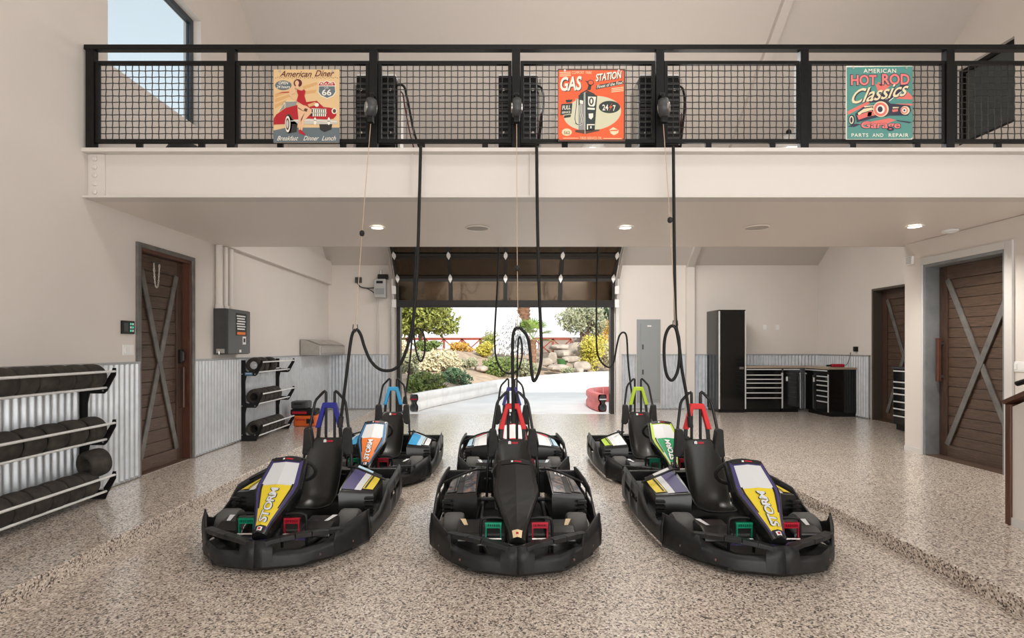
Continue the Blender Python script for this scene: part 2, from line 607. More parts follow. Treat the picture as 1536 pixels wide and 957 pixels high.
# ---------------------------------------------------------------- plank doors with X braces (all face along x)
def plank_door(name, x, y0, y1, z1, inward, jamb_m, handle_far=True, near_stile=True, recess=.12, planks=16, deep=.2, casing=None):
    """slab faces the room; inward = +1 when the room lies at larger x"""
    d = empty(name, (x, 0, ST), kind='structure')
    h = z1 - ST
    s = inward
    def bx(xa, xb, ya, yb, za, zb):
        return MB().box(min(xa * s, xb * s), max(xa * s, xb * s), ya, yb, za, zb)
    jt = .045
    for (ya, yb, za, zb) in ((y0, y0 + jt, 0, h), (y1 - jt, y1, 0, h), (y0 + jt, y1 - jt, h - jt, h)):
        bx(-deep, .012, ya, yb, za, zb).build('jamb', jamb_m, d, bevel=.003)
    a, b = y0 + jt + .004, y1 - jt - .004
    sx0, sx1 = -recess - .05, -recess
    sw = .13
    ia = a + (sw if near_stile else 0)
    ib = b - sw
    bx(sx0, sx1 + .012, ib, b, .012, h - jt - .004).build('stile', WOOD_V, d, bevel=.004)
    if near_stile:
        bx(sx0, sx1 + .012, a, ia, .012, h - jt - .004).build('stile', WOOD_V, d, bevel=.004)
    bx(sx0, sx1 + .012, ia, ib, .012, .012 + .16).build('bottom_rail', WOOD_Y, d, bevel=.004)
    bx(sx0, sx1 + .012, ia, ib, h - jt - .19, h - jt - .004).build('top_rail', WOOD_Y, d, bevel=.004)
    za, zb = .172, h - jt - .19
    bx(sx0 - .03, sx0, a, b, .012, h - jt - .004).build('backing_panel', WOOD_V, d)
    ph = (zb - za) / planks
    for k in range(planks):
        j = (k * 37 % 7 - 3) * .0008
        bx(sx0, sx1 - .010 + j, ia, ib, za + k * ph + .003, za + (k + 1) * ph - .003).build('plank', WOOD_Y, d, bevel=.002)
    for (p, q, lift) in (((ia, za), (ib, zb), .004), ((ia, zb), (ib, za), .009)):
        xx = (sx1 + lift) * s
        MB().bar((xx, p[0], p[1]), (xx, q[0], q[1]), .075, .018, (1, 0, 0)).build('brace', BRACE, d, bevel=.002)
    bx(-recess - .06, .0, y0 + jt, y1 - jt, 0, .012).build('threshold', WOOD_Y, d)
    return d, sx1, a, b, ia, ib, h

d1, sx, a, b, ia, ib, h = plank_door('door_1', XL, 6.29, 7.36, 2.84, 1, WOODR, recess=.10, planks=15)
fr = MB()
for (ya, yb, za, zb) in ((6.24, 6.30, 0, h + .05), (7.35, 7.41, 0, h + .05), (6.30, 7.35, h - .005, h + .05)):
    fr.box(-.01, .030, ya, yb, za, zb)
fr.build('casing', BRACE, d1, bevel=.003)
lk = MB().box(sx + .012, sx + .05, ib + .03, ib + .10, 1.32, 1.50).build('lock_case', BLACK, d1, bevel=.006)
MB().box(.0, .012, -.02, .02, -.06, .06).build('keypad_cover', DGREY, lk).location = (sx + .05, ib + .065, 1.41)
hb = MB().tube([(sx + .012, ib + .05, .72), (sx + .075, ib + .05, .72), (sx + .075, ib + .05, 1.26), (sx + .012, ib + .05, 1.26)], .014, 8)
hb.build('pull_handle', WOODR, d1)

d2, sx, a, b, ia, ib, h = plank_door('door_2', XR, 6.36, 7.62, 2.83, -1, JAMB, near_stile=False, recess=.20, planks=17, deep=.30)
fr = MB()
for (ya, yb, za, zb) in ((6.27, 6.37, 0, h + .09), (7.61, 7.64, 0, h + .09), (6.37, 7.61, h - .005, h + .09)):
    fr.box(-.028, .0, ya, yb, za, zb)
fr.build('casing', TRIMW, d2, bevel=.004)
hb = MB().box(.10, .15, 7.485, 7.535, 1.05, 1.66)
hb.build('pull_handle', WOODR, d2, bevel=.008)
for z in (1.12, 1.59):
    MB().box(.14, .20, 7.495, 7.525, z - .02, z + .02).build('handle_bracket', DGREY, d2)

d3, sx, a, b, ia, ib, h = plank_door('door_3', XR2, 10.0, 11.28, 2.88, -1, mat('brown_steel_jamb', (.10, .082, .066), .5, .3), near_stile=True, recess=.20, planks=17, deep=.28)

# stair knee wall at the right edge of the view
kx, ky = 4.37, 4.58
kw = empty('stair_half_wall', (kx, ky, ST), kind='structure')
body = [(0, 0), (0, 1.02), (-2.6, 2.36), (-2.6, 0)]
MB().prism(body, lambda u, q, w_: (w_, u, q), .02, .14).build('wall_panel', WALL, kw)
MB().box(0, .16, 0, .05, 0, 1.04).build('end_post', WOODR, kw, bevel=.006)
MB().bar((.08, .06, 1.05), (.08, -2.6, 2.42), .19, .035).build('wood_cap', WOODR, kw, bevel=.005)
MB().box(.008, .02, -2.6, 0, 0, .07).build('baseboard', TRIMW, kw)
hr = empty('stair_handrail', (kx + .02, ky - .06, ST + 1.10), label='black metal handrail rising above the wooden cap of the stair half wall', cat='handrail')
MB().tube([(.0, .02, .12), (.0, -.06, .15), (0, -2.4, 1.36)], .022, 10).build('rail', BLACK, hr)
for k in range(3):
    y = -.12 - .9 * k
    MB().tube([(.06, y, -.05 + .515 * -y), (.03, y, .07 + .515 * -y), (0, y, .115 + .515 * -y)], .009, 6).build('bracket', BLACK, hr)

# ================================================================ soffit fixtures
def downlight(x, y, label):
    ld = bpy.data.lights.new('downlight_beam', 'SPOT')
    ld.energy, ld.spot_size, ld.spot_blend, ld.shadow_soft_size, ld.color = 200, 2.4, .8, .07, (1, .95, .88)
    p = P(x, y, (SOF - EYE) * F / (VY - y))
    t = empty('downlight', (p.x, p.y, SOF), label=label, cat='downlight', group='recessed downlights under the mezzanine')
    MB().lathe([(.10, -.001), (.10, -.008), (.075, -.010), (.072, -.001)], None, 28, True).build('trim_ring', WHITE, t, smooth=40)
    MB().lathe([(.072, -.002), (.072, -.005), (.0001, -.005)], None, 24).build('lens', LAMP, t)
    lo = bpy.data.objects.new('downlight_beam', ld)
    COL.objects.link(lo)
    lo.parent = t
    lo.location = (0, 0, -.03)
downlight(566, 341, 'lit recessed downlight in the soffit left of the round ceiling speaker')
downlight(938, 341, 'lit recessed downlight in the soffit right of the round ceiling speaker')
downlight(1372, 339.5, 'lit recessed downlight in the soffit near the large barn door')
for (x, y, lab) in ((716, 342, 'round flush ceiling speaker between the two middle downlights'), (1135, 341, 'round flush ceiling speaker in the soffit above the tall black cabinet')):
    p = P(x, y, (SOF - EYE) * F / (VY - y))
    t = empty('ceiling_speaker', (p.x, p.y, SOF), label=lab, cat='speaker', group='ceiling speakers in the soffit')
    MB().lathe([(.155, 0), (.155, -.008), (.14, -.012), (.138, 0)], None, 32, True).build('rim', SOFFIT, t, smooth=40)
    MB().lathe([(.138, -.002), (.138, -.006), (.0001, -.008)], None, 32).build('grille', mat('speaker_grille', (.46, .42, .385), .7, bump=.3, bscale=400), t)
p = P(1425, 345, (SOF - EYE) * F / (VY - 345))
t = empty('ceiling_sensor', (p.x, p.y, SOF), label='small white smoke sensor on the soffit beside the right wall', cat='sensor')
MB().lathe([(.09, 0), (.09, -.02), (.07, -.035), (.0001, -.035)], None, 24).build('body', WHITE, t, smooth=40)
MB().lathe([(.03, -.035), (.03, -.045), (.0001, -.045)], None, 16).build('cap', WHITE, t)

# pendant lamps in the rear bay
for (x, y, lab) in ((1183, 200, 'white dome pendant lamp hanging behind the railing next to the hot rod sign'),
                    (890, 206, 'white dome pendant lamp hanging behind the railing below the gas station sign')):
    p = P(x, y, 9.8)
    t = empty('pendant_lamp', (p.x, p.y, p.z - .32), label=lab, cat='lamp', group='pendant lamps of the rear bay')
    MB().lathe([(.05, .30), (.10, .27), (.20, .16), (.235, .0), (.228, .0), (.19, .15), (.09, .255)], None, 28).build('shade', WHITE, t, smooth=40)
    MB().lathe([(.035, .28), (.05, .30), (.045, .36), (.02, .39)], None, 16).build('cap', BLACK, t, smooth=40)
    MB().tube([(0, 0, .39), (.01, 0, .9), (0, 0, roof(9.8) - (p.z - .32))], .006, 6).build('cord', BLACK, t)
    MB().lathe([(.045, .20), (.06, .13), (.04, .08), (.0001, .07)], None, 16).build('bulb', LAMP, t, smooth=60)

# ================================================================ sectional garage door, half open
gd = empty('door_4', (.10, YB, 0), kind='structure')
prof = [(-.10, 2.68), (-.20, 3.335), (-.64, 3.81), (-1.16, 4.22), (-1.68, 4.62)]
GW = 2.68
xs = [-GW, -GW / 2, 0, GW / 2, GW]
DRAL = mat('dark_bronze_aluminium', (.018, .015, .013), .4, .3)
HINGE = mat('white_zinc_hinge', (.75, .74, .72), .35, .4)
for i in range(len(prof) - 1):
    A, B = Vector((0, *prof[i])), Vector((0, *prof[i + 1]))
    d = (B - A).normalized()
    nrm = Vector((0, -d.z, d.y))
    g = .006
    a_, b_ = A + d * g, B - d * g
    def pt(x, s_, n_):
        q = a_ + (b_ - a_) * s_ + nrm * n_
        return (x, q.y, q.z)
    L_ = (b_ - a_).length
    rh = .075 / L_
    fr = MB()
    for (s0, s1) in ((0, rh * (1.6 if i == 0 else 1)), (1 - rh, 1)):
        fr.add([pt(x, s_, n_) for n_ in (-.02, .03) for s_ in (s0, s1) for x in (-GW, GW)],
               [(0, 2, 3, 1), (4, 5, 7, 6), (0, 1, 5, 4), (2, 6, 7, 3), (0, 4, 6, 2), (1, 3, 7, 5)])
    for x in xs:
        hw = .05 if abs(x) < GW else .07
        xa, xb = max(x - hw, -GW), min(x + hw, GW)
        fr.add([pt(xx, s_, n_) for n_ in (-.02, .03) for s_ in (rh, 1 - rh) for xx in (xa, xb)],
               [(0, 2, 3, 1), (4, 5, 7, 6), (0, 1, 5, 4), (2, 6, 7, 3), (0, 4, 6, 2), (1, 3, 7, 5)])
    sec = fr.build('door_section', DRAL, gd)
    for k in range(4):
        MB().add([pt(xx, s_, n_) for n_ in (-.004, .004) for s_ in (rh, 1 - rh) for xx in (xs[k] + .05, xs[k + 1] - .05)],
                 [(0, 2, 3, 1), (4, 5, 7, 6), (0, 1, 5, 4), (2, 6, 7, 3), (0, 4, 6, 2), (1, 3, 7, 5)]).build('pane', BRONZE, sec)
    if i > 0:
        for x in xs:
            xc = max(min(x, GW - .06), -GW + .06)
            z0 = Vector((xc, A.y, A.z)) + nrm * .045
            up = Vector((0, 0, 1))
            hg = MB()
            pa = Vector((0, *prof[i - 1]))
            dp = (A - pa).normalized()
            z0 = Vector((xc, A.y - .05, A.z - .005))
            hg.prism([(-.045, 0), (.045, 0), (.045, .03), (0, .12), (-.045, .03)], lambda u, q, w_: z0 + Vector((u, 0, 0)) + d * q + nrm * w_, 0, .010)
            hg.prism([(-.045, 0), (.045, 0), (.045, .03), (0, .12), (-.045, .03)], lambda u, q, w_: z0 + Vector((u, 0, 0)) - dp * q + Vector((0, -dp.z, dp.y)) * w_, 0, .010)
            hg.build('hinge', HINGE, sec)
for sx_ in (-1, 1):
    tr = MB()
    path = [(sx_ * 2.76, -.07, 0), (sx_ * 2.76, -.07, 2.75), (sx_ * 2.76, -.18, 3.33), (sx_ * 2.76, -.6, 3.80), (sx_ * 2.76, -1.7, 4.66)]
    for i in range(4):
        tr.bar(path[i], path[i + 1], .09 if i == 0 else .06, .05, (0, 1, .3))
    tr.build('track', STEEL, gd)
    MB().box(min(sx_ * 2.69, sx_ * 2.60), max(sx_ * 2.69, sx_ * 2.60), -.02, .20, 0, 3.30).build('jamb', DRAL, gd)
    for z in (2.72, 3.05):
        MB().box(sx_ * 2.72 - .05, sx_ * 2.72 + .05, -.20, -.14, z - .10, z + .10).build('roller_bracket', HINGE, gd)
MB().box(-GW, GW, -.135, -.065, 2.63, 2.685).build('bottom_seal', RUBBER, gd)
# ================================================================ go-karts (nose towards -y, origin on the floor at the middle)
KBOLT = mat('rusty_bolt', (.10, .06, .05), .5, .6)
FAIRP = mat('satin_nose_panel', (.013, .013, .012), .36, noise=.2, nscale=5, spec=.4)
BUMP = mat('scuffed_bumper_plastic', (.014, .014, .0145), .45, noise=.45, nscale=9, bump=.12, bscale=35, spec=.32)
FAIR = mat('black_body_plastic', (.009, .009, .009), .27, noise=.15, nscale=6, coat=.05, spec=.4)
SEATM = mat('black_seat_vinyl', (.009, .009, .008), .36, bump=.06, bscale=120)
KTYRE = mat('kart_tyre_rubber', (.085, .083, .080), .75, noise=.25, nscale=10)
ROLLB = mat('black_roll_bar_paint', (.007, .007, .007), .28, spec=.35)
C = {n: mat('paint_' + n, c, .5, spec=.35) for n, c in dict(
    white=(.74, .74, .74), silver=(.62, .63, .64), yellow=(.72, .55, .03), purple=(.05, .04, .145), navy=(.016, .02, .24), red=(.72, .028, .032),
    sky=(.04, .30, .56), lime=(.42, .58, .04), orange=(.78, .19, .03), blue=(.03, .14, .30), green=(.01, .28, .10), darkgreen=(.0, .22, .11),
    darkred=(.42, .012, .03), indigo=(.045, .04, .19), cream=(.72, .55, .33), paleblue=(.42, .60, .72), grey=(.20, .20, .20), black=(.010, .010, .010)).items()}
fm = C['flame'] = mat('flame_print', (.03, .03, .03), .3, noise=.5, nscale=26, coat=.3)
_r = [n_ for n_ in fm.node_tree.nodes if n_.type == 'VALTORGB'][0].color_ramp
_r.elements[0].position, _r.elements[0].color = .40, (.012, .012, .014, 1)
_r.elements[1].position, _r.elements[1].color = .66, (.42, .16, .06, 1)
_r.elements.new(.54).color = (.09, .11, .14, 1)
PEDG = mat('green_anodised', (.0, .23, .12), .3, .5)
PEDR = mat('red_anodised', (.45, .01, .03), .3, .5)

FA, FB = Vector((0, -.92, .265)), Vector((0, -.36, .705))
FD = (FB - FA).normalized()
FN = Vector((0, -FD.z, FD.y))
FL = (FB - FA).length
HW = [(0, .042), (.12, .056), (.55, .160), (.62, .163), (1, .132)]
def hw(s):
    for (a, b), (c, d) in zip(HW, HW[1:]):
        if s <= c:
            return b + (d - b) * max(0, (s - a)) / (c - a)
    return HW[-1][1]
def fpt(u, s, n):
    """point on the fairing: u across, s along 0..1, n off the ridge plane"""
    return Vector((u, 0, 0)) + FA + FD * (s * FL) + FN * n
def ftop(u, s, lift=.004):
    return fpt(u, s, .032 - .022 * min(1, abs(u) / hw(s)) + lift)
def fband(s0, s1, lo, hi, lift=.004, k=8):
    rows = []
    for i in range(k + 1):
        s = s0 + (s1 - s0) * i / k
        a, b = (lo(s) if callable(lo) else lo), (hi(s) if callable(hi) else hi)
        cols = [a, b] if a * b >= 0 else [a, 0, b]
        rows.append([ftop(c * hw(s), s, lift) for c in cols])
    return MB().grid(rows)

def fp_plan(x):
    pts = [(0, -1.0), (.31, -.925), (.52, -.72), (.69, -.42)]
    for (a, b), (c, d) in zip(pts, pts[1:]):
        if x <= c + 1e-6:
            return b + (d - b) * (x - a) / (c - a)
    return pts[-1][1]

_cache = {}
def part(key, make, name, m, parent, **kw):
    """first use builds the mesh, later karts share it"""
    k = (key, m.name)
    if k in _cache:
        return share(_cache[k], name, parent)
    o = make().build(name, m, parent, **kw)
    _cache[k] = o
    return o

def wheel_mb(x, y, r, wd):
    M_ = Matrix.Translation((x, y, r)) @ Matrix.Rotation(PI / 2, 4, 'Y')
    h = wd / 2
    return MB().lathe([(r * .55, -h * .8), (r * .78, -h), (r * .93, -h * .93), (r, -h * .66), (r, h * .66), (r * .93, h * .93), (r * .78, h), (r * .55, h * .8)], M_, 28)
def hub_mb(x, y, r, wd):
    M_ = Matrix.Translation((x, y, r)) @ Matrix.Rotation(PI / 2, 4, 'Y')
    h = wd / 2
    return MB().lathe([(r * .57, -h * .82), (r * .5, -h * .6), (r * .2, -h * .6), (r * .2, -h * .9), (r * .2, h * .9), (r * .2, h * .6), (r * .5, h * .6), (r * .57, h * .82)], M_, 20)

def half_bumper(s):
    cols = [(0, .245), (.06, .235), (.115, .215), (.1151, .160), (.22, .155), (.31, .155), (.42, .160), (.50, .170), (.5001, .225), (.56, .245), (.64, .285), (.69, .30)]
    b = MB()
    rows = [[], [], [], []]
    for (x, zt) in cols:
        y = fp_plan(x)
        lean = .018
        rows[0].append((s * x * .985, y + .03, .028))
        rows[1].append((s * x, y, .055))
        rows[2].append((s * x, y + .004, .055 + (zt - .055) * .55))
        rows[3].append((s * x * .99, y + lean, zt))
    return b.grid(rows)

def bumper_rail(s):
    b = MB()
    xs_ = [.06, .16, .26, .36, .46, .54]
    pts = [(s * x * .97, fp_plan(x) + .035 + .02 * math.sin((x - .06) / .48 * PI), .215 + .030 * math.sin((x - .06) / .48 * PI)) for x in xs_]
    for p, q in zip(pts, pts[1:]):
        b.bar(p, q, .062, .034)
    return b

def bumper_lip(s):
    b = MB()
    r0 = [(s * x * .99, fp_plan(x) + .018, z) for x, z in ((0, .245), (.06, .235), (.115, .215))]
    r1 = [(s * x * .9, fp_plan(x) + .10, z) for x, z in ((0, .225), (.06, .215), (.115, .20))]
    b.grid([r0, r1])
    r0 = [(s * x * .985, fp_plan(x) + .02, .148) for x in (.115, .2, .31, .42, .50)]
    r1 = [(s * x * .93, fp_plan(x) + .11, .135) for x in (.115, .2, .31, .42, .50)]
    return b.grid([r0, r1])

def side_wall(s):
    ys = [-.43, -.38, -.28, -.10, .03, .12, .20, .22, .50, .52, .80, .82, .95, 1.0]
    zt = [.30, .23, .19, .20, .245, .30, .345, .35, .365, .365, .375, .375, .375, .36]
    rows = [[], [], [], [], []]
    for y, z in zip(ys, zt):
        x = .69 + .035 * math.sin(max(0, min(1, (y + .43) / 1.43)) * PI)
        h = z - .05
        rows[0].append((s * (x - .03), y, .035))
        rows[1].append((s * x, y, .06))
        rows[2].append((s * (x + .004), y, .06 + h * .42))
        rows[3].append((s * x, y, .06 + h * .62))
        rows[4].append((s * (x - .02), y, z))
    skip = {(2, 7), (2, 9)}
    return MB().grid(rows, skip)

def seat_mb():
    st = [(.08, .15, .17, .02), (.20, .10, .185, .05), (.36, .105, .19, .09), (.48, .20, .20, .12), (.57, .38, .205, .12), (.64, .56, .19, .07), (.68, .69, .15, .015), (.685, .715, .14, 0)]
    rows = []
    for i, (y, z, h_, wg) in enumerate(st):
        a, b = st[max(0, i - 1)], st[min(len(st) - 1, i + 1)]
        ty, tz = b[0] - a[0], b[1] - a[1]
        l = math.hypot(ty, tz)
        ny, nz_ = -tz / l, ty / l
        rows.append([(h_ * k / 5, y + ny * wg * abs(k / 5) ** 3, z + nz_ * wg * abs(k / 5) ** 3) for k in range(-5, 6)])
    return MB().grid(rows)

def pod_T(s, u, v, lift=0):
    """top of the side pod: u inner->outer, v front->rear"""
    x = (.335 + .285 * u) * (1 - .06 * v)
    zf = .365 - .035 * u
    zr = .475 - .12 * u
    y = -.06 + .60 * v + .06 * u * (1 - v)
    return Vector((s * x, y, zf + (zr - zf) * v ** .8 + lift))

def pod_mb(s):
    b = MB()
    N = 5
    top = [[pod_T(s, i / N, j / N) for i in range(N + 1)] for j in range(N + 1)]
    b.grid(top)
    loop = [top[0][i] for i in range(N + 1)] + [top[j][N] for j in range(1, N + 1)] + [top[N][i] for i in range(N - 1, -1, -1)] + [top[j][0] for j in range(N - 1, 0, -1)]
    low, mid = [], []
    c = Vector((s * .47, .25, 0))
    for p in loop:
        q = Vector((p.x, p.y, 0)) - c
        mid.append(Vector((c.x + q.x * 1.05, c.y + q.y * 1.06, p.z - .035)))
        low.append(Vector((c.x + q.x * 1.0, c.y + q.y * 1.02, .07)))
    return b.grid([loop, mid, low], closed=True)

def pod_band(s, u0, u1, v0, v1, lift=.004, tw=0):
    N = 5
    return MB().grid([[pod_T(s, min(1, max(0, u0 + (u1 - u0) * i / N + tw * (v0 + (v1 - v0) * j / N))), v0 + (v1 - v0) * j / N, lift) for i in range(N + 1)] for j in range(N + 1)])

def roll_side(s):
    p = [(s * .262, .60, .09), (s * .255, .62, .40), (s * .236, .655, .60), (s * .168, .715, 1.03), (s * .160, .72, 1.07), (s * .145, .722, 1.105), (s * .075, .725, 1.180), (s * .058, .725, 1.192), (s * .046, .725, 1.180), (s * .045, .725, 1.14), (s * .045, .722, .66)]
    return MB().tube(p, .0145, 10)

def kart(x, y, label, pad, scheme, pods, tip=None, num=None):
    k = empty('go_kart', (x, y, 0), 0, label, 'go-kart', 'electric go-karts parked in two rows')
    # chassis
    part('tray', lambda: MB().prism([(-.36, -.90), (.36, -.90), (.60, -.60), (.64, .9), (-.64, .9), (-.60, -.60)], lambda u, q, w_: (u, q, w_), .035, .055), 'floor_tray', BLACK, k)
    def frame():
        b = MB()
        for s in (-1, 1):
            b.tube([(s * .13, -.90, .08), (s * .22, -.70, .075), (s * .30, -.30, .075), (s * .30, .85, .075)], .016, 8)
            b.tube([(s * .30, -.05, .08), (s * .62, -.02, .09)], .014, 8)
            b.tube([(s * .30, .62, .08), (s * .66, .66, .09)], .014, 8)
        b.tube([(-.30, -.34, .09), (.30, -.34, .09)], .016, 8)
        return b.tube([(-.5, .55, .14), (.5, .55, .14)], .02, 8)
    part('frame', frame, 'tube_frame', DGREY, k, smooth=50)
    # bumpers
    for s in (-1, 1):
        nb = part(('fb', s), lambda: half_bumper(s), 'front_bumper', BUMP, k, solid=.016, offset=0, smooth=35)
        part(('fr', s), lambda: bumper_rail(s), 'upper_rail', BUMP, nb, bevel=.004)
        part(('fl', s), lambda: bumper_lip(s), 'lip', BUMP, nb, solid=.01)
        sb = part(('sw', s), lambda: side_wall(s), 'side_bumper', BUMP, k, solid=.014, offset=0, smooth=35)
        for (bx_, bz) in ((.42, .085), (.60, .10)):
            part(('bolt', s, bx_), lambda: MB().lathe([(.010, 0), (.010, .005), (.0001, .007)], Matrix.Translation((s * bx_, fp_plan(bx_) - .008, bz)) @ Matrix.Rotation(PI / 2, 4, 'X'), 10), 'bolt', KBOLT, nb)
    part('rb', lambda: MB().box(-.70, .70, .955, 1.0, .09, .33).box(-.30, .30, .90, .955, .10, .26), 'rear_bumper', BUMP, k, bevel=.015)
    # wheels
    for s in (-1, 1):
        wv = part(('w', s), lambda: wheel_mb(s * .505, -.34, .14, .165), 'front_wheel', KTYRE, k, smooth=35)
        part(('wh', s), lambda: hub_mb(s * .505, -.34, .14, .165), 'hub', STEEL, wv, smooth=35)
        wv = part(('rw', s), lambda: wheel_mb(s * .545, .70, .14, .19), 'rear_wheel', KTYRE, k, smooth=35)
        part(('rwh', s), lambda: hub_mb(s * .545, .70, .14, .19), 'hub', STEEL, wv, smooth=35)
        def cover():
            b = MB()
            pr = [(-.72, .17), (-.70, .235), (-.60, .262), (-.46, .268), (-.445, .25), (-.445, .17)]
            return b.prism(pr, lambda u, q, w_: (s * w_, u, q), .225, .455)
        cv = part(('cov', s), cover, 'wheel_cover', FAIR, k, bevel=.012)
        def stk():
            b = MB()
            return b.add([(s * .375, -.60, .2655), (s * .405, -.60, .2655), (s * .445, -.465, .2712), (s * .402, -.465, .2712)], [(0, 1, 2, 3)])
        part(('stk', s), stk, 'sticker', C[tip[0] if tip else 'silver'], cv)
        # pedals with guard loops
        pm = PEDG if s < 0 else PEDR
        def ped():
            b = MB().box(s * .175 - .062, s * .175 + .062, -.755, -.735, .322, .334)
            for q in range(9):
                xx = s * .175 - .056 + .014 * q
                b.box(xx - .0030, xx + .0030, -.755, -.735, .300, .322)
            for e_ in (-1, 1):
                b.box(s * .175 + e_ * .055 - .005, s * .175 + e_ * .055 + .005, -.755, -.742, .16, .322)
            b.box(s * .175 - .058, s * .175 + .058, -.755, -.735, .292, .301)
            return b
        pd = part(('ped', s), ped, 'pedal', pm, k)
        part(('pedb', s), lambda: MB().tube([(s * .175 - .06, -.765, .215), (s * .175 + .06, -.765, .215)], .009, 8), 'foot_bar', CHROME, pd, smooth=50)
        part(('pg', s), lambda: MB().tube(smooth_path([(s * .175 - .095, -.70, .09), (s * .175 - .095, -.70, .30), (s * .175 - .07, -.70, .35), (s * .175 + .07, -.70, .35), (s * .175 + .095, -.70, .30), (s * .175 + .095, -.70, .09)], 4), .011, 8), 'pedal_guard', BLACK, k, smooth=50)
        def nd():
            return MB().add([(s * .02, -.955, .238), (s * .10, -.92, .226), (s * .30, -.80, .180), (s * .26, -.74, .185), (s * .10, -.85, .222)], [(0, 1, 2, 3, 4)])
        part(('nd', s), nd, 'nose_panel', C[tip[1] if tip else pods[0]], k)
        part(('nd2', s), lambda: MB().add([(s * .10, -.917, .2262), (s * .17, -.875, .215), (s * .27, -.775, .19), (s * .24, -.765, .195)], [(0, 1, 2, 3)]), 'nose_stripe', C[tip[2] if tip else pods[1]], k)
    # nose fairing
    def fairing():
        ss = [0, .06, .12, .25, .40, .55, .62, .8, 1.0]
        right = [(hw(s), s) for s in ss]
        loop = right + [(0, 1.0)] + [(-u, s) for u, s in reversed(right)] + [(0, 0)]
        b = MB()
        b.grid([[fpt(-hw(s), s, .010), fpt(0, s, .032), fpt(hw(s), s, .010)] for s in ss])
        def ring(ex, n, es=0):
            return [fpt(u + (ex if u > 0 else -ex if u < 0 else 0), s + (es if s >= .99 else -es if s <= .01 else 0), n + (.022 if u == 0 and n > 0 else 0)) for u, s in loop]
        return b.grid([ring(0, .010), ring(.012, .0, .012), ring(.016, -.03, .016), ring(.004, -.10, .004), ring(-.02, -.16, -.01)], closed=True)
    fa = part('fair', fairing, 'nose_fairing', FAIR, k, smooth=28)
    if scheme:
        edge, upper, field, letter = scheme
        fband(.05, .965, -.97, .97, .002).build('edge_stripe', C[edge], fa)
        fband(.08, .62, -.80, .80, .004).build('accent_stripe', C[field if edge != 'lime' else 'white'], fa)
        fband(.60, .92, lambda s: -.78, lambda s: .78, .005).build('upper_panel', C[upper], fa)
        fband(.04, .60, -.66, .66, .006).build('lower_panel', C[field], fa)
        for e_ in (-1, 1):
            fband(.30, .62, *sorted((e_ * .80, e_ * .70)), .0062).build('pinstripe', C['black'], fa)
        
        for (nm, m_, gr, lf) in (('lettering_outline', C['black'], .012, .0135), ('lettering', C[letter], 0, .0150)):
            vv, ff = text2d('STORM', .10, .055 if gr else .03, .92)
            b = MB()
            b.add([ftop(-(q - .5) * (.062 + gr), .115 + p * .44, lf) for p, q in vv], ff)
            b.build(nm, m_, fa)
    else:
        fband(.07, .93, -.87, .87, .005).build('nose_panel_cover', FAIRP, fa)
    fband(.94, 1.0, -.86, .86, .0065, 2).build('top_cap', C['black'], fa)
    fband(.958, .982, -.26, -.14, .0075, 2).build('crest', C['white'], fa)
    fband(.960, .978, -.08, .36, .0075, 2).build('crest_bar', C['darkred'], fa)
    fband(.0, .085, -.72, .72, .0075, 3).build('tip_badge', C[tip[3] if tip else 'black'], fa)
    fband(.02, .065, -.38, .38, .0085, 2).build('tip_crest', C[tip[0] if tip else 'white'], fa)
    fband(.03, .055, -.20, .20, .0095, 2).build('tip_crest_bar', C['darkred'], fa)
    # steering
    def steer():
        M_ = Matrix.Translation((0, -.225, .590)) @ Matrix.Rotation(math.radians(-52), 4, 'X')
        return MB().tube([M_ @ Vector((.175 * math.cos(a), .150 * math.sin(a), 0)) for a in [2 * PI * i / 28 for i in range(28)]], .017, 8, True)
    def spokes():
        M_ = Matrix.Translation((0, -.225, .590)) @ Matrix.Rotation(math.radians(-52), 4, 'X')
        b = MB()
        for a in (-.35, PI + .35, PI * 1.5):
            b.bar(M_ @ Vector((.02 * math.cos(a), .02 * math.sin(a), -.01)), M_ @ Vector((.165 * math.cos(a), .140 * math.sin(a), 0)), .028, .006)
        b.lathe([(.045, -.03), (.045, .01), (.0001, .015)], M_, 16)
        return b.tube([M_ @ Vector((0, 0, -.02)), (0, -.62, .12)], .012, 8)
    sw = part('steer', steer, 'steering_wheel', RUBBER, k, smooth=60)
    part('spokes', spokes, 'spokes', DGREY, sw)
    # seat
    se = part('seat', seat_mb, 'seat', SEATM, k, solid=.016, sub=1, smooth=80)
    part('sl1', lambda: MB().add([(-.045, .640, .672), (-.016, .640, .672), (-.016, .648, .695), (-.030, .651, .702), (-.045, .648, .695)], [(4, 3, 2, 1, 0)]), 'seat_crest', C['white'], se, solid=.004)
    part('sl2', lambda: MB().add([(-.010, .640, .674), (.052, .640, .674), (.052, .647, .692), (-.010, .647, .692)], [(3, 2, 1, 0)]), 'seat_badge', C['darkred'], se, solid=.004)
    part('motor', lambda: MB().box(-.22, .22, .76, .90, .10, .36).box(-.16, .16, .74, .76, .14, .32), 'motor_box', BLACK, k, bevel=.02)
    # roll bar
    for s in (-1, 1):
        part(('roll', s), lambda: roll_side(s), 'roll_bar', ROLLB, k, smooth=50)
        part(('strut', s), lambda: MB().bar((s * .108, .708, .85), (s * .125, .690, .60), .036, .03, (0, 1, 0)), 'strut', BLACK, k, bevel=.004)
        part(('hp', s), lambda: MB().prism([(.135, .60), (.165, .80), (.175, .825), (.232, .825), (.238, .80), (.245, .66), (.255, .55), (.20, .54)], lambda u, q, w_: (s * u, w_, q), .60, .69), 'shoulder_pad', RUBBER, k, bevel=.014)
        part(('stay', s), lambda: MB().tube(smooth_path([(s * .27, .44, .46), (s * .36, .36, .475), (s * .50, .30, .44), (s * .66, .34, .36)], 4), .011, 6), 'pod_stay', BLACK, k, smooth=50)
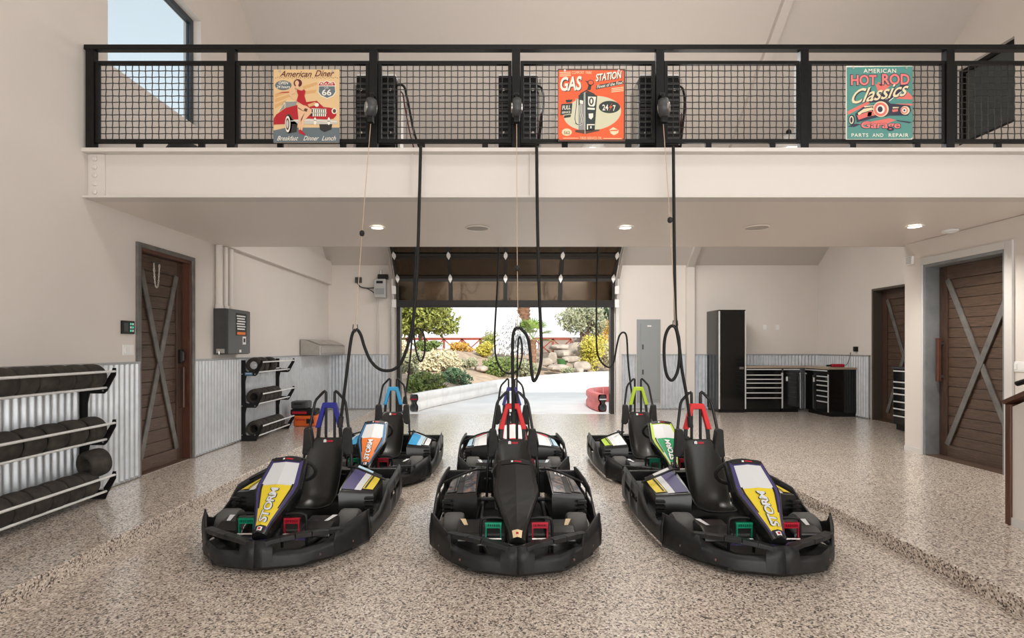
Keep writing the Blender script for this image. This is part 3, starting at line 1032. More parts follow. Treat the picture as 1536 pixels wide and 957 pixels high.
    def padA():
        poly = [(-.068, 1.075), (.068, 1.075), (.142, .815), (.092, .815), (.040, 1.020), (-.040, 1.020), (-.092, .815), (-.142, .815)]
        return MB().prism(poly, lambda u, q, w_: (u, .675 + w_ + (1.08 - q) * -.04, q), 0, .055)
    part('pad', padA, 'roll_bar_pad', C[pad], k, bevel=.008)
    # side pods
    for s in (-1, 1):
        pod = part(('pod', s), lambda: pod_mb(s), 'side_pod', FAIR, k, smooth=30)
        for q in range(4):
            part(('lv', s, q), lambda: MB().box(min(s * .56, s * .635), max(s * .56, s * .635), -.075, -.03, .16 + .04 * q, .18 + .04 * q), 'louvre', BLACK, pod)
        bands = [(0.03, .42, .03, .80), (.42, .62, .03, .80), (.64, .95, .10, .82), (.05, .6, .82, .98)]
        for (u0, u1, v0, v1), cn in zip(bands, pods):
            pod_band(s, u0, u1, v0, v1, .004, .10).build('pod_decal', C[cn], pod)
        pod_band(s, .68, .74, .12, .80, .006, .10).build('pod_pinstripe', C['black'], pod)
        if num:
            vv, ff = text2d(num, .1, .02)
            b = MB()
            b.add([pod_T(s, .45 + (p - .5) * .34 * s, .80 + (q - .5) * .16, .010) for p, q in vv], ff)
            b.build('race_number', C['white'], pod)
    return k

KY = 1.0
kart(-1.79, 3.86 + KY, 'black go-kart with yellow and white STORM nose panel and dark blue roll bar pad', 'navy', ('purple', 'silver', 'yellow', 'silver'), ('purple', 'silver', 'yellow', 'paleblue'))
kart(.115, 3.757 + KY, 'all black go-kart with plain black nose and red roll bar pad', 'red', None, ('flame', 'black', 'flame', 'grey'), ('cream', 'grey', 'orange', 'cream'), '10')
kart(2.0, 3.757 + KY, 'black go-kart with yellow and white STORM nose panel and red roll bar pad', 'red', ('purple', 'silver', 'yellow', 'silver'), ('purple', 'silver', 'yellow', 'silver'))
kart(-1.575, 6.07 + KY, 'rear go-kart with orange STORM nose panel and light blue roll bar pad', 'sky', ('blue', 'silver', 'orange', 'white'), ('sky', 'paleblue', 'white', 'white'))
kart(.15, 6.02 + KY, 'rear go-kart with dark indigo roll bar pad, mostly hidden behind the all black kart', 'indigo', ('darkred', 'white', 'red', 'white'), ('white', 'silver', 'paleblue', 'darkred'))
kart(1.99, 6.05 + KY, 'rear go-kart with green STORM nose panel and lime green roll bar pad', 'lime', ('lime', 'silver', 'green', 'white'), ('white', 'silver', 'lime', 'white'))
# ================================================================ mezzanine railing
RY = YM0 + .02
rail = empty('mezzanine_railing', (0, RY, MZ), label='black steel railing with woven wire mesh panels along the mezzanine edge', cat='railing')
PX = [(x - VX) / F * RY for x in (138, 348.5, 561, 774, 989, 1204.5, 1422, 1641)]
x0, x1 = PX[0] - .06, PX[-1] + .9
MB().box(x0, x1, -.035, .035, 1.005, 1.055).build('top_rail', RAILB, rail, bevel=.004)
wire_m = mat('black_wire', (.014, .013, .012), .45)
for i, x in enumerate(PX):
    MB().box(x - .042, x + .042, -.035, .035, 0, 1.005).build('post', RAILB, rail, bevel=.004)
    if i == len(PX) - 1:
        break
    xa, xb = x + .042, PX[i + 1] - .042
    ga, gb = xa + .004, xb - .004
    f = MB().box(ga, gb, -.02, .02, .86, .895).box(ga, gb, -.02, .02, .055, .095).box(ga, ga + .035, -.02, .02, .095, .86).box(gb - .035, gb, -.02, .02, .095, .86)
    pf = f.build('panel_frame', RAILB, rail, bevel=.003)
    m_ = MB()
    aa, bb, z0, z1 = ga + .03, gb - .03, .09, .865
    n = round((bb - aa) / .0665)
    k = round((z1 - z0) / .0665)
    dx, dz = (bb - aa) / n, (z1 - z0) / k
    def wv(i_, j_, ph):
        return .0035 * (1 if (i_ + j_ + ph) % 2 else -1)
    for a in range(1, n):
        pts = [(aa + dx * a, wv(a, b, 0), z0 + dz * b) for b in range(k + 1)]
        m_.tube(pts, .0048, 5)
    for b in range(1, k):
        pts = [(aa + dx * a, -wv(a, b, 0), z0 + dz * b) for a in range(n + 1)]
        m_.tube(pts, .0048, 5)
    m_.build('wire_mesh', wire_m, pf)
    for q in (.33, .8):
        xx = xa + (xb - xa) * q
        MB().box(xx - .03, xx + .03, -.015, .015, 0, .055).build('foot', RAILB, rail)

# ================================================================ metal signs on the railing
def sign(name, label, px0, px1, py0, py1, crop, back):
    """crop: (x0,y0,scale) of the measuring frame; returns the sign and a mapper from crop coordinates to the plate"""
    Y = YM0 - .045
    c = P((px0 + px1) / 2, (py0 + py1) / 2, Y)
    hw_, hh = (px1 - px0) / 2 * Y / F, (py1 - py0) / 2 * Y / F
    t = empty(name, c, label=label, cat='sign', group='tin signs hung on the railing')
    pl = MB().box(-hw_, hw_, 0, .012, -hh, hh).build('plate', back, t, bevel=.004)
    for ex in (-1, 1):
        MB().lathe([(.012, 0), (.012, .006), (.0001, .008)], Matrix.Translation((ex * hw_ * .80, 0, hh * .94)) @ Matrix.Rotation(PI / 2, 4, 'X'), 8).build('screw', STEEL, t)
    cx0, cy0, sc = crop
    state = [0]
    def mp(u, v, lay):
        X = (cx0 + u / sc - (px0 + px1) / 2) * Y / F
        Zz = -(cy0 + v / sc - (py0 + py1) / 2) * Y / F
        return (X, -.0008 - .0006 * lay, Zz)
    def shape(nm, m, polys, lay):
        if len(polys) < 9:
            for po in polys:
                MB().poly([mp(u, v, lay) for u, v in po]).build(nm, m, t, fix=False)
            return
        b = MB()
        for po in polys:
            b.poly([mp(u, v, lay) for u, v in po])
        return b.build(nm, m, t, fix=False)
    def word(nm, m, s, u0, u1, v0, v1, lay, shear=0, off=0.0, tilt=0, space=1):
        vv, ff = text2d(s, shear, off, space)
        pts = []
        for p, q in vv:
            u = u0 + (u1 - u0) * p
            v = v1 + (v0 - v1) * q + tilt * (u - u0)
            pts.append(mp(u, v, lay))
        return MB().add(pts, ff).build(nm, m, t, fix=False)
    return t, shape, word
def ell(cx, cy, rx, ry, n=28, rot=0):
    return [(cx + rx * math.cos(a) * math.cos(rot) - ry * math.sin(a) * math.sin(rot), cy + rx * math.cos(a) * math.sin(rot) + ry * math.sin(a) * math.cos(rot)) for a in [2 * PI * i / n for i in range(n)]]
def stroke(pts, w_):
    out = []
    for (a, b), (c, d) in zip(pts, pts[1:]):
        l = math.hypot(c - a, d - b) or 1
        nx, ny = -(d - b) / l * w_ / 2, (c - a) / l * w_ / 2
        out.append([(a + nx, b + ny), (c + nx, d + ny), (c - nx, d - ny), (a - nx, b - ny)])
    return out
def ink(n, c):
    return mat('sign_ink_' + n, c, .45)
I = {n: ink(n, c) for n, c in dict(sand=(.72, .50, .26), tan=(.66, .38, .16), slate=(.12, .15, .17), red=(.42, .012, .02), maroon=(.10, .012, .014), skin=(.74, .46, .28), dark=(.022, .020, .020),
    cream=(.78, .66, .42), ivory=(.80, .76, .66), orange=(.80, .115, .035), char=(.025, .040, .036), pale=(.62, .60, .42), teal=(.085, .27, .235), salmon=(.72, .17, .14), coral=(.78, .20, .19), navy=(.035, .032, .06), chrome=(.55, .52, .46), brown=(.10, .05, .035), grey=(.28, .28, .27)).items()}

# --- American Diner
t, S, W = sign('diner_sign', 'tan tin sign with a red classic car and a woman in a red dress', 410, 509, 104, 214, (405, 98, 7.973), I['sand'])
S('rays', I['tan'], [[(60, 345), (230, 300), (240, 320), (60, 385)], [(60, 400), (220, 350), (240, 375), (60, 450)], [(390, 250), (560, 200), (570, 230), (400, 290)], [(400, 310), (560, 290), (540, 330), (420, 345)], [(60, 470), (200, 410), (200, 430), (60, 520)]], 1)
S('road', I['slate'], [[(42, 780), (200, 745), (832, 745), (832, 925), (42, 925)]], 1)
S('top_flourish', I['maroon'], [ell(70 + 24.5 * i, 152 - (8 if i % 2 else 0), 6, 5, 8) for i in range(31)], 1)
W('title', I['maroon'], 'American', 115, 500, 68, 138, 2, .45, .012)
W('title_word', I['maroon'], 'Diner', 535, 770, 60, 135, 2, .45, .012)
S('hours_cloud', I['slate'], [ell(160, 240, 100, 58, 20)], 2)
W('hours_lettering', I['ivory'], 'OPEN', 105, 220, 195, 230, 3, .2, .01)
W('hours_lettering', I['ivory'], '24 hours', 80, 240, 240, 275, 3, .2, .01)
S('swoosh', I['red'], [[(70, 345), (150, 318), (230, 318), (230, 328), (150, 330)]], 2)
S('shield', I['ivory'], [[(575, 235), (600, 190), (640, 200), (680, 182), (720, 200), (765, 190), (790, 235), (778, 260), (792, 320), (760, 370), (685, 400), (610, 370), (572, 320), (588, 260)]], 2)
S('shield_top', I['red'], [[(583, 235), (605, 198), (640, 208), (680, 192), (720, 208), (760, 198), (780, 235), (775, 244), (588, 244)]], 3)
S('shield_body', I['slate'], [[(590, 252), (774, 252), (782, 318), (752, 362), (685, 390), (617, 362), (582, 318)]], 3)
W('shield_lettering', I['ivory'], 'ROUTE', 605, 757, 208, 238, 4, 0, .015)
W('shield_lettering', I['ivory'], 'US', 655, 700, 258, 280, 4)
W('shield_lettering', I['ivory'], '66', 622, 735, 288, 362, 4, 0, .02)
S('car_glass', I['grey'], [[(105, 560), (150, 460), (185, 430), (320, 430), (310, 500), (180, 510)]], 2)
S('car_pillars', I['cream'], stroke([(100, 560), (185, 432), (325, 428)], 9) + stroke([(180, 432), (180, 510)], 9), 3)
S('car_body', I['red'], [[(45, 640), (75, 590), (190, 510), (310, 480), (440, 440), (560, 425), (640, 500), (700, 505), (790, 520), (795, 600), (760, 640), (300, 700), (45, 710)]], 3)
S('car_arch', I['brown'], [[(180, 680), (190, 600), (225, 580), (260, 600), (280, 690)]], 4)
S('car_hood_shine', I['tan'], [[(450, 470), (540, 440), (570, 470), (470, 500)]], 4)
S('car_grille', I['dark'], [[(505, 525), (660, 530), (670, 610), (480, 610)]], 4)
S('grille_bars', I['ivory'], [[(515 + 24 * i, 520), (530 + 24 * i, 520), (526 + 24 * i, 612), (511 + 24 * i, 612)] for i in range(7)] + stroke([(500, 520), (670, 525)], 9) + stroke([(480, 570), (680, 572)], 8), 5)
S('car_bumper', I['chrome'], [[(235, 655), (470, 640), (780, 655), (825, 690), (780, 705), (260, 705)]], 5)
S('bumper_shine', I['ivory'], stroke([(250, 668), (470, 655), (800, 675)], 8) + [ell(540, 670, 16, 46, 16), ell(705, 670, 16, 46, 16)], 6)
S('car_lamp', I['ivory'], [ell(770, 548, 32, 36, 18), ell(560, 475, 26, 24, 14)], 5)
S('car_lamp_glass', I['brown'], [ell(772, 548, 20, 24, 16)], 6)
S('car_tyre', I['dark'], [ell(222, 705, 42, 112, 24), [(225, 600), (330, 700), (320, 800), (225, 815)], [(590, 705), (745, 705), (735, 770), (650, 800), (600, 770)]], 5)
S('car_whitewall', I['ivory'], [ell(214, 705, 32, 98, 24)], 6)
S('car_rim', I['brown'], [ell(212, 705, 22, 72, 20)], 7)
S('car_hubcap', I['chrome'], [ell(210, 705, 14, 48, 16)], 8)
S('woman_hair', I['maroon'], [ell(335, 215, 50, 48, 18)], 7)
S('woman_skin', I['skin'], [ell(325, 215, 24, 32, 14), [(310, 245), (345, 245), (350, 290), (305, 290)], [(290, 270), (320, 275), (300, 330), (260, 350), (340, 430), (325, 445), (222, 350), (250, 290)], [(380, 280), (425, 300), (430, 320), (390, 310)],
                            [(320, 445), (440, 490), (500, 530), (500, 570), (415, 660), (385, 790), (370, 790), (372, 650), (420, 560), (340, 520)], [(330, 500), (420, 560), (370, 690), (365, 780), (345, 780), (345, 680)]], 8)
S('woman_dress', I['red'], [[(328, 285), (350, 300), (385, 305), (410, 290), (428, 310), (415, 370), (450, 490), (400, 480), (340, 440), (320, 430), (340, 360), (325, 320)]], 9)
S('woman_stockings', I['brown'], [[(418, 515), (455, 525), (440, 560), (405, 545)]], 9)
S('woman_shoes', I['red'], [[(345, 775), (370, 770), (425, 825), (420, 838), (350, 815)]], 9)
for s_, u0, u1 in (('Breakfast', 85, 340), ('Dinner', 400, 585), ('Lunch', 620, 790)):
    W('menu_lettering', I['ivory'], s_, u0, u1, 845, 900, 3, .45, .004)

# --- Gas Station
t, S, W = sign('gas_station_sign', 'orange tin sign with a dark petrol pump and the words GAS STATION', 837, 938, 103, 212, (832, 98, 7.973), I['brown'])
S('orange_field', I['orange'], [[(52, 60), (815, 60), (828, 75), (825, 870), (805, 888), (60, 890), (42, 870), (45, 75)]], 1)
S('bars', I['cream'], [[(60, 85 + 20 * i), (195, 78 + 20 * i), (190, 87 + 20 * i), (60, 94 + 20 * i)] for i in range(3)] + [[(680, 275 + 20 * i), (825, 258 + 20 * i), (822, 268 + 20 * i), (678, 285 + 20 * i)] for i in range(3)], 2)
W('small_lettering', I['cream'], 'COMFORT  PARK', 205, 445, 70, 105, 2, .1, .0)
for nm, mm, off, du, lay in (('word_shadow', I['char'], .045, 8, 2), ('word', I['ivory'], .03, 0, 3)):
    W(nm, mm, 'GAS', 65 + du, 322 + du, 140 + du, 312 + du, lay, .12, off, -.05)
    W(nm, mm, 'STATION', 490 + du, 800 + du, 105 + du, 195 + du, lay, .15, off, -.13)
S('ribbon', I['char'], [[(500, 240), (815, 182), (825, 225), (490, 290)]], 2)
W('ribbon_lettering', I['ivory'], 'Finest of the Fine!', 505, 815, 240, 278, 3, .2, .012, -.18)
S('oval', I['pale'], [ell(450, 575, 345, 205, 40, -.12)], 2)
S('service_tag', I['char'], [[(80, 465), (212, 455), (200, 580), (68, 598)], [(130, 415), (215, 410), (200, 440), (140, 448)], [(115, 600), (195, 590), (190, 620), (110, 632)]], 3)
W('service_lettering', I['ivory'], 'FULL', 90, 190, 485, 535, 4, .15, .02, -.08)
W('service_lettering', I['ivory'], 'SERVICE', 85, 188, 555, 580, 4, .15, .015, -.08)
S('clock_oval', I['char'], [ell(655, 500, 128, 74, 32)], 3)
W('clock_lettering', I['ivory'], '24', 570, 640, 470, 540, 4, 0, .02)
W('clock_lettering', I['ivory'], '7', 695, 728, 478, 548, 4, 0, .02)
S('lightning', I['orange'], [[(690, 445), (650, 510), (670, 508), (645, 560), (690, 490), (668, 494)]], 4)
S('pump_side', I['grey'], [[(285, 360), (362, 320), (362, 780), (285, 770)]], 3)
S('pump_front', I['char'], [[(362, 320), (508, 365), (478, 775), (362, 785)], [(285, 360), (345, 335), (345, 470), (285, 480)], [(300, 340), (385, 292), (385, 312), (305, 352)], [(385, 300), (480, 345), (480, 355), (385, 325)]], 4)
S('pump_globe', I['char'], [ell(430, 210, 40, 36, 20), [(405, 235), (440, 240), (430, 295), (385, 300)], [(360, 185), (395, 192), (390, 210)]], 4)
S('pump_globe_face', I['orange'], [ell(432, 208, 28, 25, 18)], 5)
S('pump_details', I['ivory'], [[(398, 375), (495, 378), (480, 480), (465, 495), (415, 490), (400, 470)], [(392, 508), (480, 512), (478, 535), (392, 530)], [(405, 580), (460, 575), (460, 620), (435, 650), (408, 630)], [(385, 705), (478, 705), (478, 718), (398, 718), (398, 770), (385, 770)], [(300, 415), (340, 425), (338, 470), (300, 455)]] + stroke([(362, 320), (362, 820)], 6), 5)
S('pump_dial', I['char'], [ell(438, 432, 28, 46, 20)], 6)
S('pump_digit', I['ivory'], [ell(438, 432, 12, 30, 16), [(425, 730), (440, 725), (440, 755), (425, 758)]], 7)
S('pump_base', I['brown'], [[(245, 775), (540, 768), (535, 785), (362, 822), (245, 800)]], 4)
S('hose', I['ivory'], stroke([(265, 400), (255, 520), (240, 640), (255, 700), (290, 715), (325, 700), (330, 640), (310, 560), (312, 460)], 22), 5)
S('hose_core', I['char'], stroke([(265, 400), (255, 520), (240, 640), (255, 700), (290, 715), (325, 700), (330, 640), (310, 560), (312, 460)], 9), 6)
S('badge', I['cream'], [ell(145, 800, 60, 44, 24), [(655, 770), (700, 740), (765, 775), (760, 810), (710, 838), (670, 815)]], 2)
W('badge_lettering', I['brown'], '562', 110, 182, 788, 825, 3, 0, .01)
S('badge_mark', I['orange'], [[(665, 775), (755, 770), (755, 785), (668, 788)]], 3)
W('footer_lettering', I['cream'], 'TIRES SERVICE OIL', 300, 565, 855, 888, 2)
S('footer_lines', I['cream'], [[(100, 868), (285, 868), (285, 875), (100, 875)], [(580, 872), (800, 872), (800, 879), (580, 879)]], 2)

# --- Hot Rod
t, S, W = sign('hot_rod_sign', 'teal tin sign with a hot rod car and the words HOT ROD', 1269.5, 1369, 98.5, 209, (1262, 92, 7.842), I['ivory'])
S('teal_field', I['teal'], [[(62, 70), (835, 60), (838, 885), (820, 910), (65, 915)]], 1)
S('rays', I['salmon'], [[(70, 590), (330, 460), (330, 500), (75, 630)], [(400, 270), (600, 270), (440, 390)], [(640, 440), (780, 360), (835, 420), (835, 450)], [(420, 260), (445, 240), (480, 300)], [(190, 740), (560, 670), (640, 690), (480, 760)], [(640, 500), (835, 500), (835, 520), (640, 530)]], 2)
S('flag_band', I['navy'], [[(270, 420), (340, 340), (420, 400), (600, 350), (690, 285), (790, 275), (560, 470), (330, 490)]], 3)
S('flag_edge', I['ivory'], stroke([(560, 468), (700, 360)], 8) + [[(505, 430), (545, 425), (520, 455)], [(490, 445), (530, 420), (545, 445)]], 4)
W('title', I['ivory'], 'AMERICAN', 260, 642, 88, 138, 3, 0, .01, 0, 1.15)
for nm, mm, off, lay in (('title_shadow', I['navy'], .07, 4), ('title', I['coral'], .03, 5)):
    g = 8 if lay == 4 else 0
    W(nm, mm, 'HOT', 110 - g, 412 + g, 160 - g, 285 + g, lay, 0, off)
    W(nm, mm, 'ROD', 475 - g, 800 + g, 148 - g, 278 + g, lay, 0, off)
W('script_shadow', I['navy'], 'Classics', 125, 795, 345, 515, 5, .5, .03, -.16)
W('script', I['cream'], 'Classics', 118, 788, 338, 508, 6, .5, .012, -.16)
S('rod_body', I['navy'], [[(160, 620), (250, 540), (420, 500), (600, 500), (800, 520), (820, 580), (780, 640), (560, 640), (420, 660), (180, 720)]], 6)
S('rod_panels', I['cream'], [[(190, 610), (260, 560), (360, 545), (370, 570), (240, 610), (200, 640)], [(260, 530), (380, 520), (380, 530), (270, 545)], [(600, 540), (690, 540), (690, 550), (600, 556)]], 7)
S('rod_chassis', I['salmon'], [[(180, 640), (360, 580), (350, 640), (200, 690)], [(590, 570), (700, 560), (690, 585), (600, 600)], [(310, 600), (400, 590), (390, 640), (300, 650)]], 7)
S('rod_tyres', I['navy'], [ell(500, 560, 95, 95, 32), ell(735, 575, 75, 62, 26), ell(120, 690, 38, 60, 24)], 8)
S('rod_whitewalls', I['cream'], [ell(460, 565, 92, 92, 32), ell(745, 580, 54, 50, 24), ell(115, 692, 26, 48, 20)], 9)
S('rod_rings', I['salmon'], [ell(455, 568, 78, 80, 30), ell(735, 580, 42, 40, 22)], 10)
S('rod_rims', I['ivory'], [ell(455, 568, 50, 52, 26), ell(735, 580, 26, 26, 20)], 11)
S('rod_hubs', I['navy'], [ell(450, 568, 30, 34, 22), ell(735, 580, 12, 12, 14), ell(113, 692, 14, 34, 16)], 12)
S('shadow_strokes', I['navy'], [[(70, 770), (150, 735), (230, 740), (150, 775)], [(640, 690), (830, 715), (800, 730), (660, 705)]], 3)
W('garage_shadow', I['navy'], 'Garage', 222, 698, 700, 822, 5, .1, .05)
W('garage', I['coral'], 'Garage', 230, 690, 706, 814, 6, .1, .02)
for s_, u0, u1 in (('PARTS', 118, 315), ('AND', 365, 492), ('REPAIR', 555, 788)):
    W('footer_lettering', I['ivory'], s_, u0, u1, 848, 890, 3, 0, .01, 0, 1.15)

# ================================================================ kart chargers behind the railing, cord reels, cables
names = ['left', 'middle', 'right']
for i, (xc, px) in enumerate(((566, 561), (777, 774), (987, 989))):
    lab = ['between the diner sign and the gas station sign', 'directly left of the gas station sign', 'directly right of the gas station sign'][i]
    c = P(xc, 214, 5.75)
    t = empty('kart_charger', (c.x, 5.78, MZ), label=f'black twin kart charger {lab}', cat='charger', group='kart chargers on the mezzanine')
    for s in (-1, 1):
        b_ = MB().box(s * .115 - .095, s * .115 + .095, -.09, .09, .06, .86).build('charger_case', BLACK, t, bevel=.008)
        for k in range(12):
            z = .12 + .058 * k
            MB().box(s * .115 - .088, s * .115 + .088, -.10, -.088, z, z + .022).build('fin', DGREY, b_)
        for zz in (.24, .70):
            MB().lathe([(.016, 0), (.016, .012), (.0001, .014)], Matrix.Translation((s * .155, -.10, zz)) @ Matrix.Rotation(PI / 2, 4, 'X'), 10).build('knob', CHROME, b_)
        MB().box(s * .115 - .09, s * .115 + .09, -.07, .07, .86, .885).build('top_bracket', WHITE, t)
    MB().box(.225, .25, -.06, .14, .05, .84).build('side_plate', STEEL, t)
    MB().box(-.25, -.225, -.06, .16, .05, .78).build('side_plate', STEEL, t)
    MB().box(-.28, .28, -.12, .16, 0, .06).build('base', BLACK, t, bevel=.006)
    MB().tube(smooth_path([(.21, -.05, .77), (.29, -.06, .76), (.335, -.08, .60), (.41, -.10, .24), (.49, -.13, .03)] if i == 0 else [(.21, -.05, .77), (.26, -.06, .72), (.27, -.08, .55), (.235, -.10, .25), (.20, -.13, .03)], 5), .013, 8).build('output_cable', CABLE, t, smooth=60)
    MB().tube(smooth_path([(.21, -.02, .72), (.27, -.03, .70), (.30, -.05, .55), (.36, -.08, .25), (.42, -.10, .03)] if i == 0 else [(.21, -.02, .72), (.235, -.03, .66), (.245, -.05, .5), (.22, -.08, .25), (.17, -.10, .03)], 5), .008, 6).build('red_lead', mat('dark_red_lead', (.10, .012, .015), .5), t, smooth=60)

    # cord reel (tool balancer) on the post
    c = P([556, 775, 996][i], 162, YM0 - .13)
    rl = empty('cord_reel', c, label=f'black cord reel {lab}', cat='cord reel', group='cord reels on the railing posts')
    tw = [.5, .04, -.5][i]
    R_ = Matrix.Rotation(tw, 4, 'Z') @ Matrix.Rotation(PI / 2, 4, 'Y')
    MB().lathe([(.03, -.045), (.085, -.042), (.10, -.02), (.10, .02), (.085, .042), (.03, .045)], R_, 24).build('drum', DGREY, rl, smooth=40)
    MB().lathe([(.05, .042), (.05, .054), (.02, .058)], R_, 20).build('face_disc', STEEL, rl, smooth=40)
    MB().lathe([(.05, -.042), (.05, -.054), (.02, -.058)], R_, 20).build('face_disc', STEEL, rl, smooth=40)
    MB().bar((0, .06, .16), (0, 0, .06), .03, .03).bar((0, .13, .15), (0, .05, .165), .05, .03).build('hanger', BLACK, rl)
    MB().box(-.03, .03, -.035, .035, -.15, -.09).build('cord_guide', BLACK, rl, bevel=.006)
    ends = [[(556, 186), (543, 350), (533, 494)], [(775, 186), (775.5, 350), (777, 491)], [(995, 186), (1005, 330), (1013, 488)]][i]
    wp = [P(x, y, YM0 - .13) - c for x, y in ends]
    MB().tube(wp, .0035, 5).build('cord', CORD, rl)
    kk = wp[1]
    MB().lathe([(.008, -.03), (.022, -.02), (.026, 0), (.022, .02), (.008, .03)], Matrix.Translation(kk if i != 1 else kk + Vector((0, 0, -.35))), 12).build('stop_ball', RUBBER, rl, smooth=60)
    MB().tube([wp[2] + Vector((-.02, 0, .05)), wp[2] + Vector((-.025, 0, 0)), wp[2] + Vector((0, 0, -.03)), wp[2] + Vector((.025, 0, 0)), wp[2] + Vector((.02, 0, .05))], .005, 6).build('hook', DGREY, rl)

def cable(label, Z, px, r=.016, z_end=None):
    pts = [P(x, y, Z) for x, y in px]
    if z_end:
        pts = [Vector((p.x * (1 + (z_end - Z) / Z * q), Z + (z_end - Z) * q, p.z)) if q else p for p, q in zip(pts, [max(0, (i - len(pts) + 4) / 3) for i in range(len(pts))])]
    o = bpy.data.objects
    base = pts[-1].copy()
    t = empty('charging_cable', base, label=label, cat='cable', group='kart charging cables')
    MB().tube([p - base for p in smooth_path(pts, 6)], r, 8).build('sheath', CABLE, t, smooth=70)
    d = (pts[-1] - pts[-2]).normalized()
    MB().tube([d * -.05, d * .06], .026, 10).build('plug', RUBBER, t, smooth=50)
    return t
ZF, ZR = YM0 - .10, YM1 + .066
cable('thick black cable looping down to the front go-kart with the dark blue pad', ZF,
      [(631, 219), (629, 300), (626, 400), (621, 470), (614, 510), (602, 543), (588, 555), (570, 554), (556, 541), (547, 521), (541, 502), (535, 494.5), (529, 500), (525, 520), (520, 560), (515, 600), (511, 632)])
cable('thick black cable looping down to the front go-kart with the plain black nose', ZF,
      [(805, 219), (806, 320), (808.5, 430), (811.5, 500), (812, 535), (808.5, 557), (801.5, 571.5), (798, 562), (795.6, 535), (793, 512), (787.6, 499.5), (777.7, 491.5), (770.8, 497.5), (768.8, 519), (769, 570), (770, 625)])
cable('thick black cable with ring loop above the yellow-nosed go-kart with red pad', ZF,
      [(1010, 219), (1011, 330), (1012.5, 440), (1014, 487), (1018.5, 510), (1019, 540), (1015, 561), (1007.6, 570.5), (1000, 562), (996.5, 540), (996.5, 515), (1000, 498), (1007, 489), (1014, 494), (1019, 520), (1023, 555), (1030, 594), (1035, 632)])
cable('black cable with a ring loop hanging to the rear go-kart with the light blue pad', ZR,
      [(623, 371), (621, 430), (620, 480), (623, 520), (630, 542), (636, 533), (637.5, 515), (634, 498), (626, 492), (619, 502), (616, 530), (613, 560), (609, 588), (607, 600)], .014)
cable('black cable hanging in a U loop to the rear go-kart with the indigo pad', ZR,
      [(748, 371), (746, 430), (743, 480), (742, 509), (744, 535), (752, 554), (765.8, 560.6), (777.5, 554), (782.7, 535), (783, 518), (779.7, 505), (777, 516), (775.7, 559), (775, 596)], .014)
cable('black cable hanging in a U loop to the rear go-kart with the lime green pad', ZR,
      [(897, 371), (895, 440), (894.8, 515), (899, 538), (911, 550.5), (920, 545), (925, 520), (929, 504), (935, 498.5), (940, 506), (942, 540), (945, 570), (949, 600)], .014)

# odds and ends on the mezzanine floor
t = empty('shop_vacuum', (*P(277, 214, 6.05).xy, MZ), label='black domed machine on the mezzanine floor behind the railing, left end', cat='machine')
MB().lathe([(.20, 0), (.21, .10), (.20, .16), (.15, .24), (.06, .28), (.0001, .285)], None, 24).build('dome', RUBBER, t, smooth=50)
for k in range(4):
    MB().box(-.10, .10, -.222, -.19, .03 + .03 * k, .045 + .03 * k).build('vent', DGREY, t)
for (a, b_, xx, lab) in ((.30, .14, 322, 'low black case on the mezzanine floor beside the domed machine'), (.24, .12, 196, 'small black case on the mezzanine floor at the left end of the railing'), (.30, .11, 930, 'flat black case on the mezzanine floor under the gas station sign')):
    c = P(xx, 214, 6.0)
    t = empty('black_case', (c.x, 6.0, MZ), label=lab, cat='case', group='black cases on the mezzanine floor')
    MB().box(-a / 2, a / 2, -.1, .1, 0, b_).build('shell', BLACK, t, bevel=.02)
    MB().tube([(-.05, -.1, b_ * .7), (-.05, -.125, b_ * .75), (.05, -.125, b_ * .75), (.05, -.1, b_ * .7)], .007, 6).build('handle', DGREY, t)

# ================================================================ tyre racks on the left wall
TR, TW = .13, .178
def tyre_mb(r, wd):
    h = wd / 2
    return MB().lathe([(r * .50, -h * .86), (r * .70, -h), (r * .80, -h * .97), (r * .91, -h * .86), (r * .975, -h * .66), (r, -h * .3), (r, h * .3), (r * .975, h * .66), (r * .91, h * .86), (r * .80, h * .97), (r * .70, h), (r * .50, h * .86), (r * .52, h * .4), (r * .52, -h * .4)], Matrix.Rotation(PI / 2, 4, 'X'), 26, True)
tyre_proto = {}
def tyre(loc, r, wd, label, group, rot=(0, 0, 0), rim=False, sc=1):
    key = (r, wd)
    t = empty('racing_slick', loc, label=label, cat='tyre', group=group)
    t.rotation_euler = rot
    if key not in tyre_proto:
        tyre_proto[key] = tyre_mb(r, wd).build('rubber', TYRE, t, smooth=40)
    else:
        share(tyre_proto[key], 'rubber', t)
    if rim:
        MB().lathe([(r * .56, -wd * .36), (r * .50, -wd * .28), (r * .20, -wd * .25), (r * .20, -wd * .40), (r * .08, -wd * .40), (r * .08, wd * .3), (r * .5, wd * .3)], Matrix.Rotation(-PI / 2, 4, 'X'), 20).build('rim', CHROME, t, smooth=40)
        for a in range(5):
            MB().lathe([(.010, -wd * .25), (.010, -wd * .29), (.0001, -wd * .29)], Matrix.Rotation(-PI / 2, 4, 'X') @ Matrix.Translation((r * .34 * math.cos(a * 1.257), r * .34 * math.sin(a * 1.257), 0)), 8).build('nut', DGREY, t)
    return t

